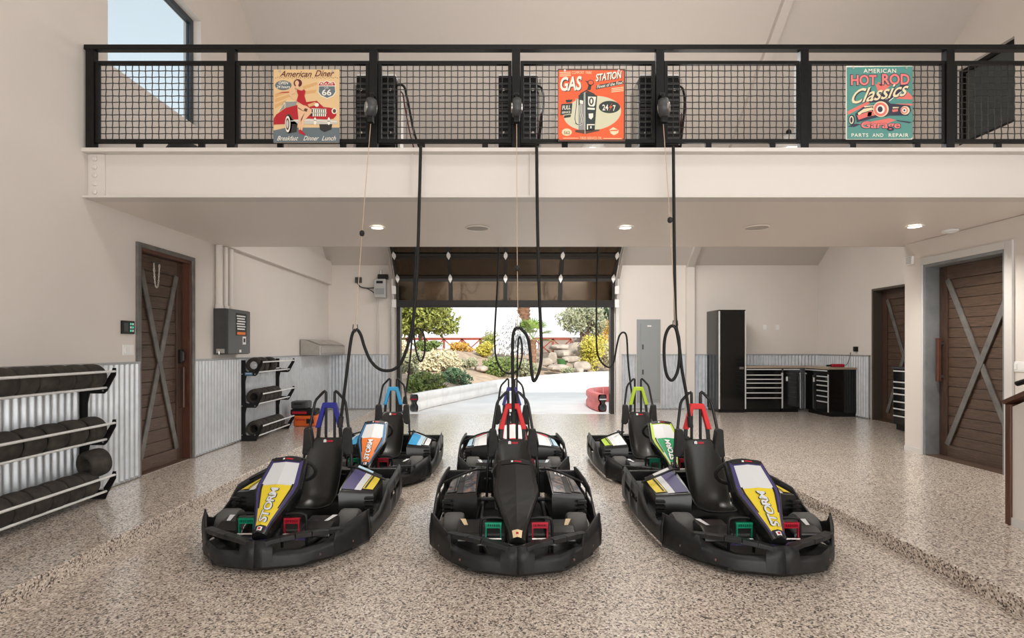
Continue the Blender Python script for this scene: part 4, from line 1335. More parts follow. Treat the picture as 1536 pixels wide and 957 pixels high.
ZLOW = [1.243, .722, .198]
def rack(name, ya, yb, label):
    t = empty(name, (XL, (ya + yb) / 2, ST), label=label, cat='tyre rack', group='wall racks of kart tyres')
    L2 = (yb - ya) / 2
    for e_, yy in ((-1, -L2), (1, L2)):
        pts = [(.02, 0), (.27, 0), (.30, .05)]
        out = [(.02, 0.0), (.26, 0.0)]
        for i_, zl in enumerate(reversed(ZLOW)):
            z = zl - ST
            if i_ == 0:
                out = [(.02, 0.0), (.28, 0.0), (.30, .05)]
            else:
                out += [(.10, z - .16), (.12, z - .06), (.27, z - .06), (.30, z - .03)]
            out += [(.385, z + .13), (.385, z + .20), (.355, z + .20), (.345, z + .16), (.25, z + .012), (.13, z + .012), (.10, z + .04)]
        out += [(.10, 1.32), (.02, 1.32)]
        pl = MB().prism(out, lambda u, q, w_: (u, yy + w_, q), -.006, .006).build('side_plate', BLACK, t)
        for zl in ZLOW:
            for dd, dz in ((.05, -.03), (.26, -.03)):
                MB().lathe([(.009, 0), (.009, .004), (.0001, .005)], Matrix.Translation((dd, yy - .006, zl - ST + dz + (.05 if zl < .3 else 0))) @ Matrix.Rotation(PI / 2, 4, 'X'), 8).build('bolt', STEEL, pl)
    for zl in ZLOW:
        z = zl - ST
        for dd, dz in ((.29, 0), (.375, .165), (.10, .02)):
            MB().tube([(dd, -L2, z + dz), (dd, L2, z + dz)], .0125, 10).build('tube', ALU, t, smooth=60)
    return t
r1 = rack('tyre_rack', 4.02, 5.39, 'black three-tier wall rack of tyres nearest the camera')
r2 = rack('tyre_rack', 8.71, 10.04, 'black three-tier wall rack of tyres beyond the wooden door')
MB().box(.10, .22, -.68, -.674, ZLOW[0] - ST - .05, ZLOW[0] - ST - .005).build('logo_plate', mat('logo_blue', (.10, .22, .36), .4), r2)
MB().box(.115, .205, -.682, -.680, ZLOW[0] - ST - .022, ZLOW[0] - ST - .014).build('logo_bar', WHITE, r2)
od = ['first', 'second', 'third', 'fourth', 'fifth', 'sixth', 'seventh']
tn = ['top', 'middle', 'bottom']
for ti, (cnt, wd, gap) in enumerate(((6, .190, .004), (5, .205, .030), (6, .180, .006))):
    y = 5.39 - .03
    for k in range(cnt):
        if ti == 2 and k == 0:
            y -= .09
        yc = y - wd / 2
        if yc - wd / 2 < 4.03:
            break
        tyre((XL + .212, yc, ZLOW[ti] + .112), TR, wd, f'{od[k]} tyre from the wooden door on the {tn[ti]} tier of the nearest rack', 'tyres on the nearest rack', (random.uniform(-.03, .03), random.uniform(0, 6), random.uniform(-.04, .04)))
        y -= wd + gap
tyre((XL + .235, 5.30, ZLOW[2] + .30), .14, .20, 'loose tyre resting at a tilt on top of the bottom row of the nearest rack', 'tyres on the nearest rack', (.10, 0, -.30))
for ti, (cnt, wd, gap, y0_) in enumerate(((3, .165, .03, 8.74), (5, .170, .004, 8.75), (6, .165, .003, 8.75))):
    y = y0_
    for k in range(cnt):
        yc = y + wd / 2
        tyre((XL + .212, yc, ZLOW[ti] + .112), TR, wd, f'{od[k]} tyre from the near end on the {tn[ti]} tier of the rack beyond the door', 'tyres on the far rack', (0, random.uniform(0, 6), 0), rim=(ti == 0 and k in (0, 2)))
        y += wd + gap + (.12 if ti == 0 and k == 1 else 0)

# ================================================================ left wall fittings
def onL(x, y):
    Z = XL * F / (x - VX)
    return P(x, y, Z)
c = onL(190, 491)
t = empty('alarm_keypad', c, label='small black keypad with green lights on the left wall before the wooden door', cat='keypad')
MB().box(0, .025, -.10, .10, -.075, .075).build('case', BLACK, t, bevel=.004)
for a in range(3):
    for b_ in range(2):
        MB().box(.025, .030, .02 + .035 * b_, .04 + .035 * b_, -.05 + .038 * a, -.025 + .038 * a).build('button', mat('green_led', (.05, .55, .35), .4, emit=.6) if (a + b_) % 2 == 0 else WHITE, t)
MB().box(.025, .028, -.08, -.01, -.05, .05).build('display', DGREY, t)
def plate(name, c, nrm, label, n=2, group='white switch plates'):
    t = empty(name, c, label=label, cat='switch', group=group)
    if nrm == 'x+':
        MB().box(0, .008, -.045 * n, .045 * n, -.06, .06).build('plate', WHITE, t, bevel=.002)
        for k in range(n):
            y = -.045 * n + .09 * k + .045
            MB().box(.008, .014, y - .018, y + .018, -.034, .034).build('rocker', WHITE, t, bevel=.002)
    elif nrm == 'x-':
        MB().box(-.008, 0, -.045 * n, .045 * n, -.06, .06).build('plate', WHITE, t, bevel=.002)
        for k in range(n):
            y = -.045 * n + .09 * k + .045
            MB().box(-.014, -.008, y - .018, y + .018, -.034, .034).build('rocker', WHITE, t, bevel=.002)
    else:
        MB().box(-.045 * n, .045 * n, -.008, 0, -.06, .06).build('plate', WHITE, t, bevel=.002)
        for k in range(n):
            x = -.045 * n + .09 * k + .045
            MB().box(x - .018, x + .018, -.014, -.008, -.034, .034).build('rocker', WHITE, t, bevel=.002)
    return t
plate('light_switch', onL(192, 525), 'x+', 'white double switch plate below the black keypad on the left wall')
plate('light_switch', Vector((XR, 6.20, EYE - (550 - VY) * 6.20 / F)), 'x-', 'white switch plate right of the large barn door', 2)
c = Vector((XR, XR * F / (1366 - VX), 0))
c.z = EYE - (391 - VY) * c.y / F
t = empty('wall_sounder', c, label='small white box high on the wall corner left of the large barn door', cat='sensor')
MB().box(-.035, 0, -.07, .07, -.06, .06).build('case', WHITE, t, bevel=.006)
for k in range(5):
    MB().box(-.038, -.034, -.05, .05, -.045 + .02 * k, -.037 + .02 * k).build('slot', GREYP, t)

# chain hung over the left door
c = onL(232, 388)
t = empty('door_chain', (XL - .06, c.y + .1, 2.70), label='pale chain loop hanging from the top of the left wooden door', cat='chain')
n = 26
pts = []
for k in range(n + 1):
    a = k / n * 2 - 1
    pts.append((0.02, .055 * a, -.30 * (1 - abs(a) ** 3)))
for k in range(n):
    p, q = Vector(pts[k]), Vector(pts[k + 1])
    m_ = (p + q) / 2
    d = (q - p)
    sd2 = Vector((1, 0, 0)) if k % 2 else Vector((0, d.z, -d.y)).normalized()
    MB().tube([m_ + d * .62 * math.cos(a) + sd2 * .008 * math.sin(a) for a in [2 * PI * i / 8 for i in range(8)]], .0028, 5, True).build('link', mat('pale_chain', (.62, .58, .52), .4, .5) if k == 0 else bpy.data.materials['pale_chain'], t)
MB().box(-.01, .025, -.07, .07, .0, .015).build('hook_bar', DGREY, t)

# black control cabinet and conduits
ca, cb2 = onL(310, 532), onL(358, 532)
zt, zb = EYE + 60 / F * ca.y * 1.0, EYE - 11 / F * ca.y
y0, y1 = XL * F / (313 - VX) + .12, 8.62
t = empty('control_cabinet', (XL, (y0 + y1) / 2, zb), label='dark grey steel control cabinet on the left wall below three conduits', cat='electrical box')
hy = (y1 - y0) / 2
H = zt - zb
MB().box(.004, .20, -hy, hy, 0, H).build('body', DGREY, t, bevel=.004)
MB().box(.20, .225, -hy + .01, hy - .01, .01, H - .01).build('door', mat('cabinet_door_paint', (.085, .088, .088), .4, .2), t, bevel=.003)
pst = MB().box(.2255, .228, -hy * .35, hy * .62, H * .42, H * .92).build('notice', BLACK, t)
for k in range(6):
    z = H * (.86 - .058 * k)
    MB().box(.228, .2285, -hy * (.30 - .03 * (k % 3)), hy * (.50 - .06 * (k % 2)), z - .012, z + .008).build('notice_line', WHITE, pst)
MB().box(.228, .2285, -hy * .25, hy * .5, H * .44, H * .50).build('notice_flame', C['orange'], pst)
MB().box(.2255, .228, hy * .25, hy * .55, H * .22, H * .40).build('sticker', WHITE, t)
MB().box(.2285, .230, hy * .32, hy * .48, H * .27, H * .36).build('warning_mark', BLACK, t)
MB().box(.2255, .228, -hy * .05, hy * .12, H * .04, H * .10).build('sticker', WHITE, t)
MB().box(.05, .17, -hy - .004, -hy, H * .03, H * .12).build('nameplate', STEEL, t)
MB().tube([(.1, -hy - .02, .05), (.1, -hy - .02, .0)], .01, 8).build('gland', STEEL, t)
for k in range(3):
    y = y0 + .06 + .17 * k
    tt = empty('conduit', (XL + .06, y, zt), label=f'{["nearest", "middle", "farthest"][k]} of three white conduits above the control cabinet', cat='pipe', group='conduits above the control cabinet')
    MB().tube([(0, 0, 0), (0, 0, SOF + .0 - zt)], .042 if k else .05, 14).build('pipe', WALL, tt, smooth=60)
    MB().lathe([(.058, 0), (.058, .05), (.045, .055)], None, 14).build('coupling', WALL, tt, smooth=40)

# stainless wash trough in the far corner
zt, zb = 1.82, 1.48
t = empty('stainless_trough', (XL, 12.2, zb), label='stainless steel wall box with sloped top in the far left corner', cat='trough')
poly = [(.02, 0), (.44, 0), (.44, .21), (.10, .34), (.02, .34)]
MB().prism(poly, lambda u, q, w_: (u, w_, q), -.9, .88).build('body', STAIN, t, bevel=.006)
MB().prism([(.445, .05), (.452, .05), (.452, .17), (.445, .17)], lambda u, q, w_: (u, w_, q), -.85, .83).build('front_panel', STEEL, t)
for k in range(2):
    MB().prism([(.14, .335), (.42, .224), (.423, .232), (.143, .343)], lambda u, q, w_: (u, w_, q), -.85 + .88 * k, -.02 + .86 * k).build('lid', STEEL, t)

# tool cases on the floor
c = P(445, 641, 10.35)
t = empty('orange_case', (-3.82, 10.45, ST), label='orange plastic tool case on the floor beside the far tyre rack', cat='tool case')
MB().box(-.20, .24, -.16, .16, 0, .21).build('shell', mat('orange_plastic', (.72, .13, .02), .4), t, bevel=.03)
MB().box(.06, .20, -.175, -.16, .06, .15).build('latch', BLACK, t, bevel=.005)
MB().tube([(-.12, -.16, .13), (-.12, -.20, .14), (.03, -.20, .14), (.03, -.16, .13)], .011, 6).build('handle', C['darkred'], t)
t = empty('tool_case', (-3.86, 10.45, ST + .212), label='black and red tool case lying on the orange case', cat='tool case', group='black tool cases')
MB().box(-.22, .26, -.15, .15, 0, .12).build('shell', BLACK, t, bevel=.025)
MB().box(-.18, .1, -.156, -.148, .03, .08).build('band', C['darkred'], t)
MB().tube([(.26, -.1, .05), (.33, -.1, .09), (.30, 0, .11), (.24, .08, .09)], .014, 6).build('handle', DGREY, t)
t = empty('tool_case', (-3.92, 10.45, ST + .336), label='dark grey tool case on top of the black and red one', cat='tool case', group='black tool cases')
MB().box(-.16, .17, -.13, .13, 0, .15).build('shell', DGREY, t, bevel=.03)
MB().tube([(-.08, -.13, .09), (-.08, -.16, .10), (.06, -.16, .10), (.06, -.13, .09)], .010, 6).build('handle', BLACK, t)

# garage door opener on the back wall
c = P(572, 430, YB - .1)
t = empty('door_opener', (c.x, YB, c.z), label='grey jackshaft garage door opener on the back wall beside the door track', cat='door opener')
MB().box(-.16, .12, -.20, 0, -.28, .18).build('case', mat('opener_grey', (.42, .42, .41), .5), t, bevel=.015)
MB().box(-.10, .06, -.205, -.199, .07, .13).build('badge', BLACK, t)
MB().box(-.13, .09, -.205, -.199, -.20, -.05).build('vent_plate', GREYP, t)
MB().box(-.08, .16, -.16, -.02, .18, .30).build('motor_head', BLACK, t, bevel=.01)
MB().tube([(-.02, -.08, .30), (-.02, -.08, .40)], .03, 8).build('sprocket', STEEL, t)
MB().tube(smooth_path([(-.16, -.06, -.02), (-.35, -.04, -.03), (-.52, -.04, 0), (-.60, -.04, .10), (-.56, -.04, .16)], 5), .016, 6).build('lead', DGREY, t, smooth=60)
MB().tube(smooth_path([(-.16, -.06, -.18), (-.25, -.04, -.10), (-.40, -.04, -.02)], 5), .012, 6).build('lead', DGREY, t, smooth=60)
MB().box(-.66, -.50, -.06, 0, .10, .24).build('outlet_box', DGREY, t, bevel=.008)
MB().tube([(-.12, -.05, -.28), (-.12, -.05, -1.9)], .006, 6).tube([(-.08, -.05, -.28), (-.08, -.05, -1.9)], .006, 6).build('hand_chain', STEEL, t)

# ================================================================ right rear bay: panel, cabinets, worktop
t = empty('electrical_panel', (3.64, YB, .28), label='grey recessed electrical panel on the back wall right of the garage door', cat='electrical panel')
MB().box(-.29, .29, -.03, 0, 0, 2.06).build('frame', GREYP, t, bevel=.004)
dr = MB().box(-.20, .22, -.045, -.03, .08, 1.96).build('door', GREYP, t, bevel=.004)
for z in (.70, 1.32):
    MB().box(-.17, -.13, -.055, -.045, z, z + .12).build('latch', DGREY, dr)
MB().box(-.04, .06, -.048, -.045, 1.88, 1.91).build('nameplate', WHITE, dr)

yc = 12.47
t = empty('tall_cabinet', (5.40, 12.84, ST), label='tall gloss black steel locker against the back wall', cat='cabinet')
MB().box(-.32, .32, -.355, .355, .06, 2.41).build('body', BLACKG, t, bevel=.005)
MB().box(-.30, .30, -.33, .33, 0, .06).build('plinth', BLACK, t)
dr = MB().box(-.29, .29, -.377, -.357, .09, 2.38).build('door', BLACKG, t, bevel=.006)
for x in (-.305, .305):
    MB().box(x - .012, x + .012, -.385, -.357, .09, 2.38).build('edge_strip', ALU, t)
MB().box(.16, .26, -.392, -.377, 1.02, 1.07).build('handle', CHROME, dr)

def base_unit(name, loc, rz, wd, label, kind):
    """front along local -y, origin at the back centre on the floor"""
    t = empty(name, loc, rz, label, 'cabinet', 'black workshop base cabinets')
    D, H = .60, 1.04
    MB().box(-wd / 2, wd / 2, -D, 0, .08, H).build('body', BLACKG, t, bevel=.004)
    MB().box(-wd / 2 + .02, wd / 2 - .02, -D + .05, 0, 0, .08).build('plinth', BLACK, t)
    f = -D
    def drawer(x0, x1, z0, z1):
        d = MB().box(x0 + .006, x1 - .006, f - .018, f, z0 + .006, z1 - .006).build('drawer', BLACKG, t, bevel=.004)
        MB().box(x0 + .02, x1 - .02, f - .036, f - .018, z1 - .032, z1 - .010).build('pull', ALU, d, bevel=.003)
    def door(x0, x1, z0, z1, hx):
        d = MB().box(x0 + .006, x1 - .006, f - .018, f, z0, z1).build('door', BLACKG, t, bevel=.004)
        MB().box(hx - .02, hx + .02, f - .034, f - .018, z1 - .16, z1 - .06).build('handle', ALU, d, bevel=.003)
    w2 = wd / 2
    if kind == 'drawers':
        hs = [.90, .80, .71, .60, .48, .36, .10]
        drawer(-w2, w2, .93, H - .01)
        for a, b_ in zip(hs, hs[1:]):
            drawer(-w2, w2, b_, a)
    elif kind == 'door':
        drawer(-w2, w2, .93, H - .01)
        door(-w2, w2, .10, .90, -w2 + .10)
    elif kind == 'mixed':
        drawer(-w2, w2, .93, H - .01)
        door(-w2, .0, .10, .90, -.08)
        for a, b_ in zip((.90, .80, .70, .58, .46, .34), (.80, .70, .58, .46, .34, .10)):
            drawer(.02, w2, b_, a)
    for x in (-w2, w2):
        MB().box(x - .012 if x > 0 else x, x if x > 0 else x + .012, f - .02, f, .10, .93).build('edge_strip', ALU, t)
    return t
base_unit('drawer_cabinet', (6.17, YB - .045, ST), 0, .86, 'black base cabinet with a stack of silver-trimmed drawers right of the tall locker', 'drawers')
base_unit('door_cabinet', (6.82, YB - .045, ST), 0, .42, 'narrow black base cabinet with one door beside the drawer stack', 'door')
base_unit('corner_cabinet', (XR2 - .045, 12.16, ST), -PI / 2, .88, 'black base cabinet with door and drawers along the right side wall', 'mixed')
t = empty('worktop', (6.6, 12.9, ST + 1.042), label='brown L-shaped worktop over the black base cabinets', cat='worktop')
MB().prism([(5.735 - 6.6, 12.53 - 12.9), (7.17 - 6.6, 12.53 - 12.9), (7.17 - 6.6, 11.69 - 12.9), (XR2 - .045 - 6.6, 11.69 - 12.9), (XR2 - .045 - 6.6, YB - .045 - 12.9), (5.735 - 6.6, YB - .045 - 12.9)], lambda u, q, w_: (u, q, w_), 0, .045).build('top', WORKTOP, t, bevel=.004)
t = empty('power_tool', (7.55, 11.95, ST + 1.088), label='small red power tool lying on the right end of the worktop', cat='tool')
MB().box(-.16, .12, -.05, .05, 0, .07).build('body', C['darkred'], t, bevel=.02)
MB().tube([(-.16, 0, .035), (-.26, 0, .03)], .02, 8).build('nose', BLACK, t)
MB().tube(smooth_path([(.12, 0, .04), (.18, -.02, .06), (.24, -.02, .20), (.255, -.03, .33)], 5), .006, 6).build('power_lead', BLACK, t)
c = Vector((XR2, 11.75, EYE - (524 - VY) * 11.75 / F))
t = empty('wall_charger', c, label='black plug-in charger on the wall above the right end of the worktop', cat='charger')
MB().box(-.07, 0, -.04, .04, -.05, .06).build('brick', BLACK, t, bevel=.008)
MB().box(-.008, 0, -.05, .05, -.09, -.05).build('socket_plate', WHITE, t)
for x, lab in ((1147, 'left one of two pale outlet plates above the worktop'), (1166, 'right one of two pale outlet plates above the worktop')):
    p = P(x, 491, YB)
    plate('wall_outlet', (p.x, YB, p.z), 'y-', lab, 1, 'outlet plates above the worktop')

# drawer chest by the far plank door
t = empty('tool_chest', (7.52, 9.15, ST), label='black roller tool chest with silver drawer pulls in front of the far plank door', cat='tool chest')
MB().box(-.26, .27, -.72, .72, .12, 1.13).build('body', BLACKG, t, bevel=.006)
MB().box(-.24, .25, -.68, .68, .02, .12).build('plinth', BLACK, t)
MB().box(-.28, .28, -.74, .74, 1.13, 1.17).build('top_mat', DGREY, t, bevel=.006)
for a, b_ in zip((1.12, .92, .81, .70, .56, .43, .30), (.93, .82, .71, .57, .44, .31, .14)):
    d = MB().box(-.28, -.262, -.70, .70, b_ + .004, a - .004).build('drawer', BLACKG, t, bevel=.003)
    MB().box(-.30, -.28, -.68, .68, a - .035, a - .012).build('pull', ALU, d, bevel=.003)
# ================================================================ outdoors beyond the garage door
BC = [(-2.25, 13.75), (-2.05, 14.6), (-1.58, 15.9), (-1.0, 17.4), (-.27, 19.3), (.75, 21.4), (1.95, 23.3), (3.7, 25.6), (5.7, 27.2), (9.5, 29.5)]
def bz(x):
    if x <= BC[0][0]:
        return 13.75
    for (a, b), (c, d) in zip(BC, BC[1:]):
        if x <= c:
            return b + (d - b) * (x - a) / (c - a)
    return BC[-1][1]
def gh(x, y):
    d = y - bz(x) - .5
    return -.04 if d < 0 else min(1.5, -.04 + .13 * d) + .05 * math.sin(x * 1.7) * math.sin(y * 1.1) * min(1, d)
tag(MB().box(-40, 40, YB + .2, 60, -.2, -.012).build('driveway', CONC), kind='structure')
tag(MB().box(-2.59, 2.79, YB, YB + .2, -.2, -.004).build('floor_door_sill', CONC), kind='structure')
SOILM = mat('sandy_garden_soil', (.40, .30, .22), .9, noise=.3, nscale=2, bump=.4, bscale=8)
rows = []
for j in range(61):
    y = 13.6 + 41 * (j / 60) ** 1.3
    rows.append([(x, y, gh(x, y)) for x in [-26 + 52 * i / 70 for i in range(71)]])
tag(MB().grid(rows).build('garden_ground', SOILM, smooth=60), kind='structure')

def barrier(name, path, label, m, stripe_m):
    """kart track barrier: hourglass section swept along the path"""
    base = Vector((*path[0], 0))
    t = empty(name, base, label=label, cat='barrier', group='kart track barriers')
    pr = [(.09, 0), (.115, .04), (.115, .14), (.075, .20), (.075, .24), (.115, .30), (.115, .40), (.085, .44), (-.085, .44), (-.115, .40), (-.115, .30), (-.075, .24), (-.075, .20), (-.115, .14), (-.115, .04), (-.09, 0)]
    pts = smooth_path([Vector((*p, 0)) for p in path], 5)
    rows = []
    for i, p in enumerate(pts):
        d = (pts[min(i + 1, len(pts) - 1)] - pts[max(i - 1, 0)]).normalized()
        n = Vector((d.y, -d.x, 0))
        rows.append([p - base + n * a + Vector((0, 0, b)) for a, b in pr])
    b = MB().grid(rows, closed=True)
    b.build('wall', m, t, smooth=40)
    e_ = MB()
    d = (pts[1] - pts[0]).normalized()
    n = Vector((d.y, -d.x, 0))
    for zc in (.105, .335):
        e_.lathe([(.088, -.02), (.088, .02)], Matrix.Translation(Vector((0, 0, zc)) - d * .02) @ (d.to_track_quat('Z', 'Y').to_matrix().to_4x4()), 18)
    c_ = [(-.035, .10), (.035, .10), (.035, .34), (-.035, .34)]
    e_.add([n * a + Vector((0, 0, z)) - d * .04 for a, z in c_] + [n * a + Vector((0, 0, z)) for a, z in c_], [(0, 1, 2, 3), (7, 6, 5, 4), (0, 4, 5, 1), (1, 5, 6, 2), (2, 6, 7, 3), (3, 7, 4, 0)])
    cap = e_.build('end_cap', DGREY, t)
    MB().box(-.095, .095, -.045, -.041, .30, .33).build('reflector', stripe_m, t).rotation_euler = (0, 0, math.atan2(d.y, d.x) - PI / 2)
    # joints
    k = 0
    for i in range(4, len(pts) - 1, 4):
        p = pts[i] - base
        d = (pts[i + 1] - pts[i - 1]).normalized()
        n = Vector((d.y, -d.x, 0))
        MB().bar(p + n * .118 + Vector((0, 0, .02)), p + n * .118 + Vector((0, 0, .43)), 0.012, .004, n).build('joint', WHITE, t)
    return t
barrier('track_barrier', BC, 'white kart track barrier curving away outside the garage door', mat('white_barrier_plastic', (.80, .78, .75), .45, noise=.08, nscale=3), C['darkred'])
RB = [(2.60, 13.72), (2.52, 14.2), (2.50, 14.9), (2.62, 15.6), (3.0, 16.2), (3.8, 16.6), (5.2, 16.8), (8, 16.8)]
barrier('track_barrier', RB, 'red kart track barrier outside the right side of the garage door', mat('faded_red_plastic', (.62, .13, .12), .5, noise=.15, nscale=4), C['white'])

# bridge with red cross-braced railing
brd = empty('garden_bridge', (-3.5, 36, .98), label='red painted footbridge with cross-braced railing across the garden', cat='bridge')
RUST = mat('red_bridge_paint', (.26, .055, .035), .6, noise=.2, nscale=3)
MB().box(-6.5, 8.2, .1, 1.4, -.25, .0).build('deck', RUST, brd)
for z, h_ in ((1.24, .17), (.06, .20)):
    MB().box(-6.5, 8.2, -.05, .05, z - h_ / 2, z + h_ / 2).build('rail', RUST, brd)
n = 12
for k in range(n + 1):
    x = -6.5 + 14.7 * k / n
    MB().box(x - .075, x + .075, -.05, .05, 0, 1.24).build('post', RUST, brd)
    if k < n:
        x2 = x + 14.7 / n
        MB().bar((x, 0, .12), (x2, 0, 1.2), .08, .08).build('cross_brace', RUST, brd)
        MB().bar((x, .03, 1.2), (x2, .03, .12), .08, .08).build('cross_brace', RUST, brd)
tag(MB().box(2.6, 14, 37.5, 38.0, 0, 2.35).build('garden_wall', mat('garden_wall_render', (.30, .25, .22), .9, noise=.1, nscale=2)), kind='structure')

# foliage
LF = dict(olive=leaf_mat('olive_leaves', (.10, .13, .025), (.40, .42, .10)), green=leaf_mat('green_leaves', (.05, .10, .02), (.26, .32, .09)),
          dark=leaf_mat('dark_green_leaves', (.03, .07, .035), (.12, .20, .10)), yellow=leaf_mat('yellow_leaves', (.38, .33, .04), (.66, .58, .12)),
          straw=leaf_mat('straw_leaves', (.44, .38, .22), (.74, .68, .48)), sage=leaf_mat('sage_leaves', (.18, .20, .11), (.46, .46, .30)), amber=leaf_mat('amber_leaves', (.45, .22, .04), (.66, .44, .10)))
BARK = mat('bark', (.16, .11, .08), .9, noise=.4, nscale=8)
def leaves(n, rx, ry, rz, cz, size, seed, blobs=7):
    R_ = random.Random(seed)
    b = MB()
    cs = [(R_.uniform(-.55, .55) * rx, R_.uniform(-.55, .55) * ry, cz + R_.uniform(-.5, .55) * rz, R_.uniform(.38, .62)) for _ in range(blobs)]
    vs, fs = [], []
    for i in range(n):
        cx, cy, cz_, k = R_.choice(cs)
        while True:
            d = Vector((R_.uniform(-1, 1), R_.uniform(-1, 1), R_.uniform(-1, 1)))
            if .1 < d.length < 1:
                break
        d = d.normalized() * d.length ** .75 * R_.uniform(.8, 1.25)
        p = Vector((cx + d.x * rx * k, cy + d.y * ry * k, cz_ + d.z * rz * k))
        a = Vector((R_.uniform(-1, 1), R_.uniform(-1, 1), R_.uniform(-1, 1))).normalized()
        c = a.orthogonal().normalized()
        s = size * R_.uniform(.6, 1.3)
        q = len(vs)
        vs += [p - a * s, p + c * s * .4, p + a * s, p - c * s * .4]
        fs.append((q, q + 1, q + 2, q + 3))
    b.v, b.f = [tuple(v) for v in vs], fs
    return b
def tree(px, py, Z, w_px, h_px, kind, label, seed, n=4200, size=.13):
    c = P(px, py, Z)
    g = gh(c.x, Z) if Z < 54 else 1.4
    rx, rz = w_px / 2 * Z / F, h_px / 2 * Z / F
    t = empty('garden_tree', (c.x, Z, g), label=label, cat='tree', group='trees beyond the garage door')
    fo = leaves(n, rx, rx, rz, c.z - g, size, seed, 11).build('foliage', LF[kind], t, fix=False)
    fo['kind'] = 'stuff'
    R_ = random.Random(seed)
    b = MB()
    top = c.z - g
    b.tube([(0, 0, -.1), (.06, 0, top * .45), (-.05, .05, top)], [.16, .12, .05], 8)
    for k in range(6):
        a = R_.uniform(0, 6.28)
        b.tube([(.04, 0, top * (.4 + .07 * k)), (math.cos(a) * rx * .3, math.sin(a) * rx * .3, top * .75), (math.cos(a) * rx * .65, math.sin(a) * rx * .65, top + rz * .2)], [.07, .045, .02], 6)
    b.build('trunk', BARK, t, smooth=60)
tree(630, 468, 31, 112, 84, 'olive', 'large pale green tree at the left behind the red bridge', 1, 6500, .17)
tree(872, 480, 31, 84, 76, 'sage', 'open grey-green tree at the right behind the rock waterfall', 2, 2600, .13)
tree(925, 478, 34, 60, 84, 'dark', 'dark green tree at the right edge of the doorway', 3, 3600, .15)
tree(748, 512, 50, 46, 34, 'sage', 'distant grey-green tree behind the fountain spray', 4, 1500, .16)

def bush(px, py, Z, w_px, h_px, kind, label, seed, n=1800, size=.07):
    c = P(px, py, Z)
    rx, rz = w_px / 2 * Z / F, h_px / 2 * Z / F
    g = gh(c.x, Z)
    t = empty('garden_bush', (c.x, Z, g), label=label, cat='bush', group='bushes in the garden bed')
    fo = leaves(n, rx, rx * .8, rz, max(c.z - g, rz * .7), size, seed, 8).build('foliage', LF[kind], t, fix=False)
    fo['kind'] = 'stuff'
    b = MB()
    for k in range(6):
        a = k * 1.05
        b.tube([(0, 0, -.05), (math.cos(a) * rx * .3, math.sin(a) * rx * .3, max(c.z - g, .2)), (math.cos(a) * rx * .6, math.sin(a) * rx * .6, max(c.z - g, .2) + rz * .5)], [.02, .014, .006], 5)
    b.build('stems', BARK, t)
bush(636, 577, 16.9, 62, 34, 'green', 'low green shrub behind the near end of the white barrier', 11, 2600, .06)
bush(684, 568, 19.2, 50, 34, 'dark', 'dark green rounded shrub left of the gravel gap', 12, 2200, .06)
bush(662, 552, 20.5, 56, 38, 'straw', 'pale feathery grass clump in front of the red bridge', 13, 2400, .09)
bush(616, 545, 18.5, 40, 34, 'sage', 'greyish shrub at the left edge of the doorway', 14, 1600, .07)
bush(722, 536, 27, 32, 26, 'yellow', 'bright yellow-green shrub under the red bridge', 15, 1500, .08)
bush(752, 555, 23.5, 62, 36, 'green', 'wide green shrub behind the barrier below the fountain spray', 16, 2600, .08)
bush(786, 556, 24.5, 40, 30, 'sage', 'small sage shrub left of the rock waterfall', 17, 1400, .08)
bush(893, 528, 27.5, 50, 50, 'yellow', 'tall yellow-green shrub right of the rock waterfall', 18, 2600, .09)
bush(905, 500, 33, 40, 40, 'amber', 'amber coloured shrub at the right behind the waterfall', 19, 1500, .09)
bush(917, 534, 29.5, 40, 40, 'straw', 'pale straw coloured grass at the right edge of the doorway', 20, 1500, .09)
bush(604, 525, 24, 40, 30, 'straw', 'dry pale shrub beneath the left end of the red bridge', 21, 1200, .08)
bush(850, 558, 25.9, 24, 14, 'sage', 'small low plant at the foot of the rock waterfall', 22, 700, .06)
bush(700, 552, 22.5, 34, 22, 'sage', 'sage shrub between the dark shrub and the pale flat boulder', 23, 1300, .07)
bush(738, 533, 31.5, 40, 26, 'olive', 'olive shrub under the right end of the red bridge', 24, 1500, .08)
bush(690, 541, 27.5, 36, 16, 'amber', 'rusty brown shrub in front of the bridge middle', 25, 1200, .08)
bush(640, 536, 26, 44, 18, 'green', 'green shrub below the large pale green tree', 26, 1300, .08)
bush(880, 540, 29, 30, 30, 'green', 'green shrub between the large boulder and the yellow shrub', 27, 1200, .08)
bush(664, 586, 17.3, 30, 16, 'olive', 'low olive shrub right behind the barrier', 28, 1200, .05)

